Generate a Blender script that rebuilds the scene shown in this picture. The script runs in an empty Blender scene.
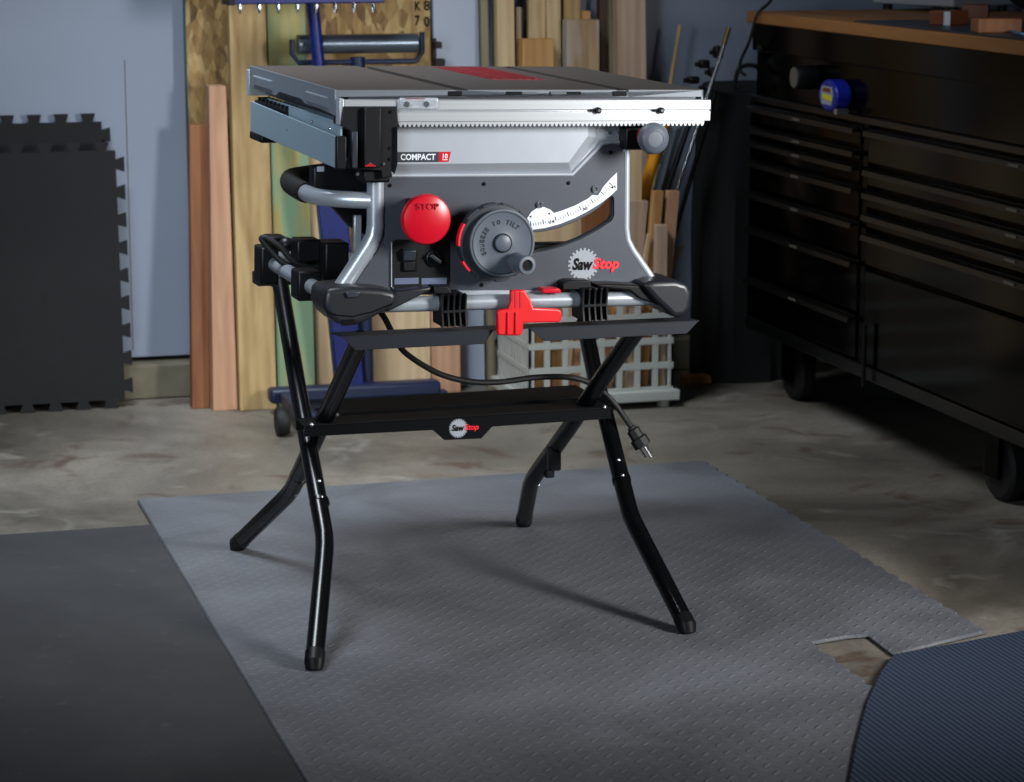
import bpy, bmesh, math, random
from mathutils import Vector as V, Matrix as MX
from mathutils.geometry import tessellate_polygon
random.seed(4)
SC = bpy.context.scene
COL = SC.collection
# ------------------------------------------------------------------ camera
F, YH, H = 2500.0, -95.0, 1.2
TH, AZ = math.atan((391-YH)/F), math.radians(16)
fw = V((math.sin(AZ)*math.cos(TH), math.cos(AZ)*math.cos(TH), -math.sin(TH)))
rt = V((math.cos(AZ), -math.sin(AZ), 0))
up = rt.cross(fw)
CAM = V((0, 0, H))
cd = bpy.data.cameras.new('camera'); cam = bpy.data.objects.new('camera', cd); COL.objects.link(cam)
cd.sensor_width = 36; cd.lens = F*36/1024; cd.clip_start = .05
cam.matrix_world = MX.Translation(CAM) @ MX((rt, up, -fw)).transposed().to_4x4()
cd.dof.use_dof = True; cd.dof.focus_distance = 4.05; cd.dof.aperture_fstop = 8
SC.camera = cam
I4 = MX.Identity(4)
def ray(px, py): return fw*F + rt*(px-512) - up*(py-391)
def un(M, px, py, ax, val):
    """picture direction met with the plane (axis = val) of frame M, in that frame"""
    Mi = M.inverted(); c = Mi @ CAM; d = Mi.to_3x3() @ ray(px, py)
    return c + d*((val-c[ax])/d[ax])
def unp(M, px, py, p, n):
    Mi = M.inverted(); c = Mi @ CAM; d = Mi.to_3x3() @ ray(px, py)
    return c + d*((p-c).dot(n)/d.dot(n))
def fl(px, py, z=0): return un(I4, px, py, 2, z)
# ------------------------------------------------------------------ materials
def lin(h):
    h = h.lstrip('#'); o = []
    for i in (0, 2, 4):
        c = int(h[i:i+2], 16)/255
        o.append(c/12.92 if c <= .04045 else ((c+.055)/1.055)**2.4)
    return (*o, 1)
class NT:
    def __init__(s, name):
        s.m = bpy.data.materials.new(name); s.m.use_nodes = True
        s.t = s.m.node_tree; s.b = s.t.nodes['Principled BSDF']
    def n(s, typ, **kw):
        nd = s.t.nodes.new(typ)
        for k, v in kw.items():
            if k.startswith('i_'):
                key = k[2:]; key = int(key) if key.isdigit() else key
                nd.inputs[key].default_value = v
            else: setattr(nd, k, v)
        return nd
    def l(s, a, b): s.t.links.new(a, b)
    def math(s, op, a, b=None, c=None):
        nd = s.n('ShaderNodeMath', operation=op)
        for i, v in enumerate((a, b, c)):
            if v is None: continue
            if isinstance(v, (int, float)): nd.inputs[i].default_value = v
            else: s.l(v, nd.inputs[i])
        return nd.outputs[0]
    def ramp(s, fac, stops):
        r = s.n('ShaderNodeValToRGB'); e = r.color_ramp.elements
        while len(e) < len(stops): e.new(.5)
        for i, (p, c) in enumerate(stops): e[i].position = p; e[i].color = c
        s.l(fac, r.inputs[0]); return r.outputs[0]
    def coords(s, scale=(1, 1, 1), rand=False):
        tc = s.n('ShaderNodeTexCoord'); mp = s.n('ShaderNodeMapping'); mp.inputs['Scale'].default_value = scale
        s.l(tc.outputs['Object'], mp.inputs[0])
        if rand:
            oi = s.n('ShaderNodeObjectInfo'); v = s.n('ShaderNodeVectorMath', operation='SCALE')
            v.inputs[0].default_value = (37, 53, 71); s.l(oi.outputs['Random'], v.inputs['Scale'])
            s.l(v.outputs[0], mp.inputs['Location'])
        return mp.outputs[0]
def mat(name, col, rough=.5, metal=0, var=0., vs=8, bump=0, bs=200, spec=.5, stretch=(1, 1, 1), coat=0):
    k = NT(name); c = lin(col); b = k.b
    b.inputs['Base Color'].default_value = c; b.inputs['Roughness'].default_value = rough
    b.inputs['Metallic'].default_value = metal; b.inputs['Specular IOR Level'].default_value = spec
    b.inputs['Coat Weight'].default_value = coat
    co = k.coords(stretch)
    nz = k.n('ShaderNodeTexNoise', i_Scale=vs, i_Detail=4); k.l(co, nz.inputs['Vector'])
    if var:
        k.l(k.ramp(nz.outputs[0], [(.3, tuple(x*(1-var) for x in c[:3])+(1,)), (.7, tuple(min(1, x*(1+var)) for x in c[:3])+(1,))]), b.inputs['Base Color'])
    if bump:
        n2 = k.n('ShaderNodeTexNoise', i_Scale=bs, i_Detail=2); k.l(co, n2.inputs['Vector'])
        bp = k.n('ShaderNodeBump', i_Strength=bump, i_Distance=.001); k.l(n2.outputs[0], bp.inputs['Height']); k.l(bp.outputs[0], b.inputs['Normal'])
    return k.m
def wood(name, lo, hi, scale=1, rough=.65, knots=True, blotch=None, along_y=False):
    k = NT(name); co = k.coords((14*scale, 1.1*scale, 14*scale) if along_y else (14*scale, 14*scale, 1.1*scale), True)
    nz = k.n('ShaderNodeTexNoise', i_Scale=2.2, i_Detail=6, i_Distortion=.6); k.l(co, nz.inputs['Vector'])
    wv = k.n('ShaderNodeTexWave', i_Scale=.9, i_Distortion=5, i_Detail=3); wv.bands_direction = 'X'; k.l(co, wv.inputs['Vector'])
    f = k.math('ADD', k.math('MULTIPLY', nz.outputs[0], .9), k.math('MULTIPLY', wv.outputs['Fac'], .1))
    col = k.ramp(f, [(.3, lin(lo)), (.68, lin(hi))])
    if knots:
        c2 = k.coords((9, 9, 3), True)
        vo = k.n('ShaderNodeTexVoronoi', i_Scale=.8); k.l(c2, vo.inputs['Vector'])
        kf = k.math('LESS_THAN', vo.outputs['Distance'], .13)
        mx = k.n('ShaderNodeMix', data_type='RGBA'); k.l(kf, mx.inputs[0]); k.l(col, mx.inputs[6])
        mx.inputs[7].default_value = tuple(x*.45 for x in lin(lo)[:3])+(1,); col = mx.outputs[2]
    if blotch:
        c3 = k.coords((7, 7, 1.6), True)
        n3 = k.n('ShaderNodeTexNoise', i_Scale=2, i_Detail=2); k.l(c3, n3.inputs['Vector'])
        mx = k.n('ShaderNodeMix', data_type='RGBA'); k.l(k.ramp(n3.outputs[0], [(.42, (0, 0, 0, 1)), (.55, (1, 1, 1, 1))]), mx.inputs[0])
        k.l(col, mx.inputs[6]); mx.inputs[7].default_value = lin(blotch); col = mx.outputs[2]
    k.l(col, k.b.inputs['Base Color']); k.b.inputs['Roughness'].default_value = rough
    bp = k.n('ShaderNodeBump', i_Strength=.08, i_Distance=.001); k.l(f, bp.inputs['Height']); k.l(bp.outputs[0], k.b.inputs['Normal'])
    return k.m
def osb_mat():
    k = NT('osb'); co = k.coords((1, 1, .45))
    a = k.n('ShaderNodeTexVoronoi', i_Scale=58); k.l(co, a.inputs['Vector'])
    b = k.n('ShaderNodeTexNoise', i_Scale=26, i_Detail=5, i_Distortion=2); k.l(co, b.inputs['Vector'])
    sep = k.n('ShaderNodeSeparateColor'); k.l(a.outputs['Color'], sep.inputs[0])
    f = k.math('ADD', k.math('MULTIPLY', sep.outputs[0], .45), k.math('MULTIPLY', b.outputs[0], .6))
    col = k.ramp(f, [(.22, lin('#4e3a20')), (.42, lin('#8a6a3e')), (.62, lin('#a98a57')), (.85, lin('#bfa674'))])
    k.l(col, k.b.inputs['Base Color']); k.b.inputs['Roughness'].default_value = .7
    return k.m
def concrete_mat():
    k = NT('concrete'); co = k.coords()
    n1 = k.n('ShaderNodeTexNoise', i_Scale=1.6, i_Detail=7, i_Roughness=.6, i_Distortion=.5); k.l(co, n1.inputs['Vector'])
    n2 = k.n('ShaderNodeTexNoise', i_Scale=5.5, i_Detail=5, i_Distortion=1.2); k.l(co, n2.inputs['Vector'])
    n3 = k.n('ShaderNodeTexNoise', i_Scale=90, i_Detail=2); k.l(co, n3.inputs['Vector'])
    base = k.ramp(n1.outputs[0], [(.3, lin('#4a463f')), (.5, lin('#716b61')), (.7, lin('#979085'))])
    st = k.ramp(n2.outputs[0], [(.58, (0, 0, 0, 1)), (.68, (.6, .6, .6, 1))])
    mx = k.n('ShaderNodeMix', data_type='RGBA'); k.l(st, mx.inputs[0]); k.l(base, mx.inputs[6]); mx.inputs[7].default_value = lin('#4a3324')
    st2 = k.ramp(n2.outputs[0], [(.28, (.6, .6, .6, 1)), (.4, (0, 0, 0, 1))])
    m2 = k.n('ShaderNodeMix', data_type='RGBA'); k.l(st2, m2.inputs[0]); k.l(mx.outputs[2], m2.inputs[6]); m2.inputs[7].default_value = lin('#98938a')
    m3 = k.n('ShaderNodeMix', data_type='RGBA', blend_type='MULTIPLY'); m3.inputs[0].default_value = .35
    k.l(m2.outputs[2], m3.inputs[6]); k.l(k.ramp(n3.outputs[0], [(.3, (.5, .5, .5, 1)), (.6, (1, 1, 1, 1))]), m3.inputs[7])
    k.l(m3.outputs[2], k.b.inputs['Base Color'])
    k.l(k.ramp(n1.outputs[0], [(.3, (.38,)*3+(1,)), (.7, (.6,)*3+(1,))]), k.b.inputs['Roughness'])
    bp = k.n('ShaderNodeBump', i_Strength=.25, i_Distance=.002); k.l(n3.outputs[0], bp.inputs['Height']); k.l(bp.outputs[0], k.b.inputs['Normal'])
    return k.m
def tread_mat():
    """grey rubber with a raised tread of short bars laid alternately crosswise"""
    k = NT('tread_rubber'); tc = k.n('ShaderNodeTexCoord')
    mp = k.n('ShaderNodeMapping'); mp.inputs['Rotation'].default_value = (0, 0, math.radians(45)); mp.inputs['Scale'].default_value = (42, 42, 42)
    k.l(tc.outputs['Object'], mp.inputs[0]); s = k.n('ShaderNodeSeparateXYZ'); k.l(mp.outputs[0], s.inputs[0])
    u, v = s.outputs[0], s.outputs[1]
    fu, fv = k.math('FLOOR', u), k.math('FLOOR', v)
    lu = k.math('SUBTRACT', k.math('SUBTRACT', u, fu), .5); lv = k.math('SUBTRACT', k.math('SUBTRACT', v, fv), .5)
    par = k.math('FLOORED_MODULO', k.math('ADD', fu, fv), 2.0)
    a = k.math('ADD', k.math('MULTIPLY', lu, par), k.math('MULTIPLY', lv, k.math('SUBTRACT', 1, par)))
    b = k.math('ADD', k.math('MULTIPLY', lv, par), k.math('MULTIPLY', lu, k.math('SUBTRACT', 1, par)))
    e = k.math('ADD', k.math('POWER', k.math('MULTIPLY', a, 2.15), 2), k.math('POWER', k.math('MULTIPLY', b, 6.5), 2))
    h = k.ramp(e, [(.35, (1, 1, 1, 1)), (1, (0, 0, 0, 1))])
    bp = k.n('ShaderNodeBump', i_Strength=.6, i_Distance=.002); k.l(h, bp.inputs['Height'])
    n1 = k.n('ShaderNodeTexNoise', i_Scale=3.2, i_Detail=6, i_Distortion=1); k.l(tc.outputs['Object'], n1.inputs['Vector'])
    n2 = k.n('ShaderNodeTexNoise', i_Scale=26, i_Detail=3); k.l(tc.outputs['Object'], n2.inputs['Vector'])
    col = k.ramp(n1.outputs[0], [(.3, lin('#525459')), (.7, lin('#6b6e74'))])
    mx = k.n('ShaderNodeMix', data_type='RGBA'); k.l(k.ramp(n2.outputs[0], [(.76, (0, 0, 0, 1)), (.82, (.55, .55, .55, 1))]), mx.inputs[0])
    k.l(col, mx.inputs[6]); mx.inputs[7].default_value = lin('#9a958c')
    m2 = k.n('ShaderNodeMix', data_type='RGBA'); k.l(k.math('MULTIPLY', h, .10), m2.inputs[0]); k.l(mx.outputs[2], m2.inputs[6]); m2.inputs[7].default_value = lin('#8f9196')
    k.l(m2.outputs[2], k.b.inputs['Base Color']); k.b.inputs['Roughness'].default_value = .55; k.l(bp.outputs[0], k.b.inputs['Normal'])
    return k.m
def ribbed_mat(name, lo, hi, ang, sc):
    k = NT(name); tc = k.n('ShaderNodeTexCoord'); mp = k.n('ShaderNodeMapping')
    mp.inputs['Rotation'].default_value = (0, 0, math.radians(ang)); mp.inputs['Scale'].default_value = (sc, sc, sc)
    k.l(tc.outputs['Object'], mp.inputs[0])
    wv = k.n('ShaderNodeTexWave', i_Scale=1, i_Distortion=.4, i_Detail=1); k.l(mp.outputs[0], wv.inputs['Vector'])
    k.l(k.ramp(wv.outputs['Fac'], [(.3, lin(lo)), (.75, lin(hi))]), k.b.inputs['Base Color'])
    bp = k.n('ShaderNodeBump', i_Strength=.7, i_Distance=.002); k.l(wv.outputs['Fac'], bp.inputs['Height']); k.l(bp.outputs[0], k.b.inputs['Normal'])
    k.b.inputs['Roughness'].default_value = .6
    return k.m
def worn_mat(name, lo, hi, speck):
    k = NT(name); co = k.coords()
    n1 = k.n('ShaderNodeTexNoise', i_Scale=2.5, i_Detail=8, i_Roughness=.65); k.l(co, n1.inputs['Vector'])
    n2 = k.n('ShaderNodeTexNoise', i_Scale=30, i_Detail=4); k.l(co, n2.inputs['Vector'])
    mx = k.n('ShaderNodeMix', data_type='RGBA'); k.l(k.ramp(n2.outputs[0], [(.64, (0, 0, 0, 1)), (.85, (.25, .25, .25, 1))]), mx.inputs[0])
    k.l(k.ramp(n1.outputs[0], [(.3, lin(lo)), (.7, lin(hi))]), mx.inputs[6]); mx.inputs[7].default_value = lin(speck)
    k.l(mx.outputs[2], k.b.inputs['Base Color']); k.b.inputs['Roughness'].default_value = .75
    bp = k.n('ShaderNodeBump', i_Strength=.4, i_Distance=.002); k.l(n2.outputs[0], bp.inputs['Height']); k.l(bp.outputs[0], k.b.inputs['Normal'])
    return k.m
def clear_mat():
    k = NT('clear_plastic'); k.b.inputs['Base Color'].default_value = (.9, .92, .97, 1); k.b.inputs['Roughness'].default_value = .12
    k.b.inputs['Transmission Weight'].default_value = .75; k.b.inputs['IOR'].default_value = 1.25
    return k.m
MT = dict(
    concrete=concrete_mat(), tread=tread_mat(), osb=osb_mat(), clear=clear_mat(),
    wall=mat('painted_drywall', '#8f99ab', .6, var=.04, vs=3, bump=.1, bs=120),
    dark_mat=worn_mat('dark_floor_mat', '#2b2c2f', '#3d3e40', '#7a7570'),
    blue_mat=ribbed_mat('blue_ribbed_mat', '#252f40', '#364358', 0, 32),
    foam=mat('black_foam', '#111215', .8, bump=.5, bs=260, var=.12, vs=40),
    curb=mat('curb_concrete', '#77715f', .85, var=.25, vs=12, bump=.5, bs=60),
    black=mat('black_powder_coat', '#1b1f26', .42, bump=.06, bs=900, spec=.4), trayblk=mat('matt_black_tray', '#08090b', .6, spec=.15),
    tube=mat('black_gloss_tube', '#07080a', .24, spec=.6),
    plastic=mat('black_plastic', '#0a0b0e', .45, bump=.1, bs=700, spec=.3),
    bumper=mat('grey_black_plastic', '#1d2024', .4, bump=.1, bs=600),
    plate=mat('graphite_painted_steel', '#43474f', .42, metal=.2, bump=.12, bs=1500),
    grey_plastic=mat('slate_grey_plastic', '#515963', .45, bump=.05, bs=600),
    dark_grey=mat('dark_grey_plastic', '#2a2f37', .42),
    silver=mat('silver_painted_casting', '#aab0b8', .38, metal=.35, var=.03, vs=30),
    alu=mat('brushed_aluminium', '#c3c7ca', .34, metal=.55, var=.04, vs=6, stretch=(.3, 40, 40)),
    tubesilver=mat('silver_tube_paint', '#a6adb5', .3, metal=.4),
    bluesteel=mat('zinc_sheet_steel', '#90a6b4', .38, metal=.25, var=.04, vs=5),
    wing=mat('cast_table_edge', '#747c86', .45, metal=.25, bump=.1, bs=300),
    top=mat('brown_grey_table_top', '#4b4542', .5, metal=.25, var=.06, vs=25, stretch=(1, 30, 1)),
    edge=mat('table_edge_grey', '#6a7077', .42, metal=.3),
    red=mat('red_plastic', '#c20a22', .32), redl=mat('bright_red_plastic', '#d4161d', .4), redd=mat('dark_red_print', '#b30c21', .45),
    redi=mat('red_insert', '#6f0b14', .5), redbright=mat('red_print', '#e8182a', .5),
    white=mat('white_print', '#dfe4ea', .5), ink=mat('black_print', '#040405', .6, spec=.15),
    chrome=mat('bright_steel', '#b9bcc2', .2, metal=.9), greylabel=mat('grey_label', '#565e78', .5),
    gearwhite=mat('pale_grey_print', '#8f949b', .5), rubber=mat('black_rubber', '#060606', .65),
    blue=mat('blue_paint', '#0a1c60', .4, var=.15, vs=8), bluedk=mat('dark_blue_paint', '#13203f', .45, var=.2, vs=10),
    steel=mat('roller_steel', '#75818e', .3, metal=.8, var=.2, vs=4, stretch=(1, 12, 12)),
    crate=mat('dingy_white_plastic', '#b4b6b0', .5, var=.06, vs=6),
    ch=mat('black_gloss_enamel', '#020202', .14, spec=.06), chf=mat('black_drawer_enamel', '#020202', .13, spec=.08),
    trim=mat('dark_trim', '#090a0b', .35, metal=.2),
    cloth=mat('black_cloth', '#040405', .9, var=.2, vs=6, bump=.3, bs=400),
    w_pale=wood('pale_lumber', '#97784a', '#c2a673'), w_light=wood('light_lumber', '#a3875f', '#d0b78f'), w_green=wood('treated_lumber', '#8a7c44', '#b1a265', blotch='#7f9a78'),
    w_brown=wood('brown_lumber', '#754526', '#935f38', knots=False), w_pink=wood('pinkish_lumber', '#a87b5e', '#c79c7c', knots=False),
    w_cream=wood('cream_plywood', '#bd9d76', '#d9c19a', knots=False), w_orange=wood('orange_lumber', '#a0703c', '#c0935a'),
    w_khaki=wood('khaki_lumber', '#6b614b', '#8d8166', knots=False), w_grey=wood('weathered_lumber', '#856a4b', '#b09470', blotch='#a39a90'),
    w_dark=wood('dark_and_shaded_lumber', '#35241a', '#553a28', knots=False), w_mauve=wood('mauve_lumber', '#a08470', '#c2a78f', knots=False),
    w_top=wood('bench_top_maple', '#80522a', '#9f6c3a', knots=False, along_y=True),
    whitepanel=mat('white_laminate', '#aab2c2', .5, var=.05, vs=2), amber=mat('amber_plastic', '#dd930f', .4),
    greypaint=mat('grey_metal', '#8a98a5', .35, metal=.4), bluegloss=mat('blue_gloss_plastic', '#14218a', .35),
    yellow=mat('yellow_print', '#c9bd1c', .5), dim=mat('dim_grey', '#5a564f', .5), pcgrey=mat('grey_cabinet', '#9ea3ab', .5),
    teal=mat('green_edge', '#0d4a4a', .6), cyan=mat('pale_blue_cable', '#4a7f9a', .5), brass=mat('dull_brass', '#7d6a35', .4, metal=.7), copper=mat('copper_wood', '#6b3a20', .5),
)
# ------------------------------------------------------------------ mesh building
WM = {}
class MB:
    def __init__(s, frame=I4): s.bm = bmesh.new(); s.f = frame
    def face(s, vs):
        try: return s.bm.faces.new(vs)
        except ValueError: return None
    def hexa(s, p):
        v = [s.bm.verts.new(q) for q in p]
        for q in ((0, 3, 2, 1), (4, 5, 6, 7), (0, 1, 5, 4), (1, 2, 6, 5), (2, 3, 7, 6), (3, 0, 4, 7)): s.face([v[i] for i in q])
        return s
    def box(s, x0, x1, y0, y1, z0, z1):
        return s.hexa([V(q) for q in ((x0, y0, z0), (x1, y0, z0), (x1, y1, z0), (x0, y1, z0), (x0, y0, z1), (x1, y0, z1), (x1, y1, z1), (x0, y1, z1))])
    def prism(s, pts, vec, holes=(), top=None):
        """polygon (with holes) pushed along vec; top gives another outline for the far side"""
        vec = V(vec); loops = [list(pts)]+[list(h) for h in holes]
        tri = tessellate_polygon(loops); flat = [V(p) for l in loops for p in l]
        a = [s.bm.verts.new(p) for p in flat]
        far = [V(p)+vec for p in flat] if top is None else [V(p) for p in top]
        b = [s.bm.verts.new(p) for p in far]
        if len(loops) == 1: s.face(a); s.face(b[::-1])
        else:
            for t in tri: s.face([a[i] for i in t]); s.face([b[i] for i in reversed(t)])
        o = 0
        for l in loops:
            n = len(l)
            for i in range(n): s.face([a[o+i], a[o+(i+1) % n], b[o+(i+1) % n], b[o+i]])
            o += n
        return s
    def tube(s, pts, r, seg=14, sub=0):
        pts = [V(p) for p in pts]
        if sub:
            q = []
            for i in range(len(pts)-1):
                p0 = pts[max(i-1, 0)]; p1 = pts[i]; p2 = pts[i+1]; p3 = pts[min(i+2, len(pts)-1)]
                for j in range(sub):
                    t = j/sub
                    q.append(.5*((2*p1)+(p2-p0)*t+(2*p0-5*p1+4*p2-p3)*t*t+(3*p1-p0-3*p2+p3)*t**3))
            pts = q+[pts[-1]]
        rs = r if isinstance(r, (list, tuple)) else [r]*len(pts)
        t0 = (pts[1]-pts[0]).normalized(); nrm = t0.orthogonal().normalized(); rings = []
        for i, p in enumerate(pts):
            t = (pts[min(i+1, len(pts)-1)]-pts[max(i-1, 0)]).normalized()
            nrm = (nrm-t*nrm.dot(t)).normalized(); bn = t.cross(nrm)
            rings.append([s.bm.verts.new(p+(nrm*math.cos(a)+bn*math.sin(a))*rs[i]) for a in [2*math.pi*k/seg for k in range(seg)]])
        for A, B in zip(rings, rings[1:]):
            for k in range(seg): s.face([A[k], A[(k+1) % seg], B[(k+1) % seg], B[k]])
        s.face(rings[0][::-1]); s.face(rings[-1])
        return s
    def lathe(s, prof, org, axis, seg=40, caps=True):
        """profile of (radius, height along axis)"""
        org = V(org); ax = V(axis).normalized(); n = ax.orthogonal().normalized(); b = ax.cross(n); rings = []
        for r, h in prof:
            if r < 1e-6: rings.append([s.bm.verts.new(org+ax*h)])
            else: rings.append([s.bm.verts.new(org+ax*h+(n*math.cos(a)+b*math.sin(a))*r) for a in [2*math.pi*k/seg for k in range(seg)]])
        for A, B in zip(rings, rings[1:]):
            for k in range(seg):
                if len(A) == 1 and len(B) == 1: break
                if len(A) == 1: s.face([A[0], B[(k+1) % seg], B[k]])
                elif len(B) == 1: s.face([A[k], A[(k+1) % seg], B[0]])
                else: s.face([A[k], A[(k+1) % seg], B[(k+1) % seg], B[k]])
        if caps and len(rings[0]) > 1: s.face(rings[0][::-1])
        if caps and len(rings[-1]) > 1: s.face(rings[-1])
        return s
    def cyl(s, a, b, r, seg=20):
        a = V(a); b = V(b); return s.lathe([(r, 0), (r, (b-a).length)], a, b-a, seg)
    def ball(s, c, r, sc=(1, 1, 1), seg=20):
        bmesh.ops.create_uvsphere(s.bm, u_segments=seg, v_segments=seg//2, radius=1, matrix=MX.Translation(c) @ MX.Diagonal((r*sc[0], r*sc[1], r*sc[2], 1)))
        return s
    def mesh(s, me, M):
        b2 = bmesh.new(); b2.from_mesh(me); b2.transform(M); tmp = bpy.data.meshes.new('t'); b2.to_mesh(tmp); b2.free(); s.bm.from_mesh(tmp); bpy.data.meshes.remove(tmp)
        return s
    def build(s, name, m, parent=None, bev=0, seg=2, ang=35, sub=0, label=None, cat=None, group=None, kind=None, plabel=None):
        s.bm.transform(s.f)
        if parent is None:
            lo = [min(v.co[i] for v in s.bm.verts) for i in range(3)]; hi = [max(v.co[i] for v in s.bm.verts) for i in range(3)]
            W = MX.Translation(((lo[0]+hi[0])/2, (lo[1]+hi[1])/2, lo[2]))
        else: W = WM[parent.name]
        s.bm.transform(W.inverted())
        bmesh.ops.remove_doubles(s.bm, verts=s.bm.verts, dist=1e-6)
        bmesh.ops.recalc_face_normals(s.bm, faces=s.bm.faces)
        me = bpy.data.meshes.new(name); s.bm.to_mesh(me); s.bm.free()
        for p in me.polygons: p.use_smooth = True
        me.set_sharp_from_angle(angle=math.radians(ang))
        o = bpy.data.objects.new(name, me); COL.objects.link(o)
        me.materials.append(MT[m] if isinstance(m, str) else m)
        if parent is None: o.matrix_world = W
        else: o.parent = parent
        WM[o.name] = W
        if bev:
            b = o.modifiers.new('bevel', 'BEVEL'); b.width = bev; b.segments = seg; b.limit_method = 'ANGLE'; b.angle_limit = math.radians(40); b.harden_normals = False
        if sub:
            b = o.modifiers.new('sub', 'SUBSURF'); b.levels = sub; b.render_levels = sub
        if label: o['label'] = label; o['category'] = cat
        if plabel: o['label'] = plabel
        if group: o['group'] = group
        if kind: o['kind'] = kind
        return o
def thing(name, label, cat, M, group=None):
    o = bpy.data.objects.new(name, None); COL.objects.link(o); o.empty_display_size = .1
    o.matrix_world = M; WM[o.name] = M; o['label'] = label; o['category'] = cat
    if group: o['group'] = group
    return o
def font_mesh(txt, shear=0, bold=0):
    c = bpy.data.curves.new('lettering', 'FONT'); c.body = txt; c.shear = shear; c.offset = bold; c.extrude = .01; c.size = 1; c.resolution_u = 3
    o = bpy.data.objects.new('lettering', c); COL.objects.link(o)
    dg = bpy.context.evaluated_depsgraph_get(); dg.update()
    me = bpy.data.meshes.new_from_object(o.evaluated_get(dg)); bpy.data.objects.remove(o); bpy.data.curves.remove(c)
    return me
def text(mb, txt, A, B, h, y, shear=0, bold=0, th=.0006):
    """text in a frame's x-z plane, bottom-left A=(x,z) running to B, height h, in front of y"""
    me = font_mesh(txt, shear, bold); xs = [v.co.x for v in me.vertices]; ys = [v.co.y for v in me.vertices]
    w = max(xs)-min(xs); hh = max(ys)-min(ys); dx = B[0]-A[0]; dz = B[1]-A[1]; L = math.hypot(dx, dz); a = math.atan2(dz, dx)
    M = MX.Translation((A[0], y, A[1])) @ MX.Rotation(-a, 4, 'Y') @ MX.Rotation(math.pi/2, 4, 'X') @ MX.Diagonal((L/w, h/hh, th/.02, 1)) @ MX.Translation((-min(xs), -min(ys), 0))
    mb.mesh(me, M); bpy.data.meshes.remove(me)
def gear(cx, cz, y, r, n=22, th=.0006, q=.86):
    p = []
    for i in range(n):
        for f_, rr in ((0, r), (.5, r), (.55, r*q), (.98, r*q)):
            a = 2*math.pi*(i+f_)/n; p.append(V((cx+rr*math.cos(a), y, cz+rr*math.sin(a))))
    return p
# ================================================================== SETTING
WY = 6.12
MB().box(-4, 5, -1.5, WY+.1, -.1, 0).build('floor', 'concrete', kind='structure')
MB().box(-4, 5, WY, WY+.1, .1, 2.6).build('wall_back', 'wall', kind='structure')
cz = un(I4, 160, 364, 1, 6.075).z
MB().box(-4, 5, 6.075, WY+.1, 0, cz).build('trim_1', 'curb', bev=.006, kind='structure')
MB().box(2.95, 3.05, 1.0, WY, 0, 2.6).build('wall_right', 'wall', kind='structure')
a = un(I4, 124.5, 60, 1, WY); b = un(I4, 126.5, 350, 1, WY)
mb = MB(); mb.box(a.x-.0012, a.x+.0012, WY-.0008, WY+.01, b.z, a.z); mb.build('trim_2', 'dim', kind='structure')
# ------------------------------------------------------------------ floor mats
def poly_floor(pix, z): return [fl(px, py, z) for px, py in pix]
tz = .008
P = lambda x, y: fl(x, y, tz)
c1, c2, c3, c4 = P(137, 499), P(705, 460), P(1000, 629), P(320, 784)
e1 = P(890, 655); n1 = P(820, 641); n2 = P(872, 690)
xin = (n1.x+n2.x)/2; yin = n1.y
out = [V((c1.x, 2.6, 0)), V((c1.x, c1.y, 0)), V((c2.x, c2.y, 0))]
yy = c2.y; i = 0
while yy > c3.y+.04:                       # toothed right edge
    out += [V((c2.x, yy, 0)), V((c2.x, yy-.028, 0)), V((c2.x-.006, yy-.034, 0)), V((c2.x-.006, yy-.052, 0))]; yy -= .058
g1, g2, g3 = P(893, 653), P(868, 634), P(846, 636)
out += [V((c2.x, c3.y, 0)), V((g1.x, g1.y, 0)), V((g2.x, g2.y, 0)), V((g3.x, g3.y, 0)), V((xin, yin, 0))]
yy = yin-.01
while yy > 2.7:
    out += [V((xin, yy, 0)), V((xin, yy-.028, 0)), V((xin-.006, yy-.034, 0)), V((xin-.006, yy-.052, 0))]; yy -= .058
out += [V((xin, 2.6, 0))]
MB().prism(out, (0, 0, tz)).build('floor_mat', 'tread', bev=.003, seg=1, label='large grey tread-patterned rubber mat under the saw stand', cat='floor mat')
d0, d1 = fl(0, 533, .008), fl(148, 526, .008)
MB().box(-.9, c1.x-.001, 2.3, (d0.y+d1.y)/2, 0, .008).build('floor_mat', 'dark_mat', bev=.002, label='charcoal worn rubber mat left of the grey tread mat', cat='floor mat')
bz = .013
bl = [fl(*p, bz) for p in ((893, 654), (960, 642), (1024, 630))]
edge = [fl(*p, bz) for p in ((847, 790), (855, 745), (866, 702), (880, 672))]
pts = [V((q.x, q.y, .0083)) for q in edge+bl]+[V((2.25, bl[-1].y+.04, .0083)), V((2.25, 2.7, .0083)), V((edge[0].x-.1, 2.7, .0083))]
MB().prism(pts, (0, 0, .005)).build('floor_mat', 'blue_mat', bev=.003, label='blue ribbed mat at the lower right, over the grey mat', cat='floor mat')
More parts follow.
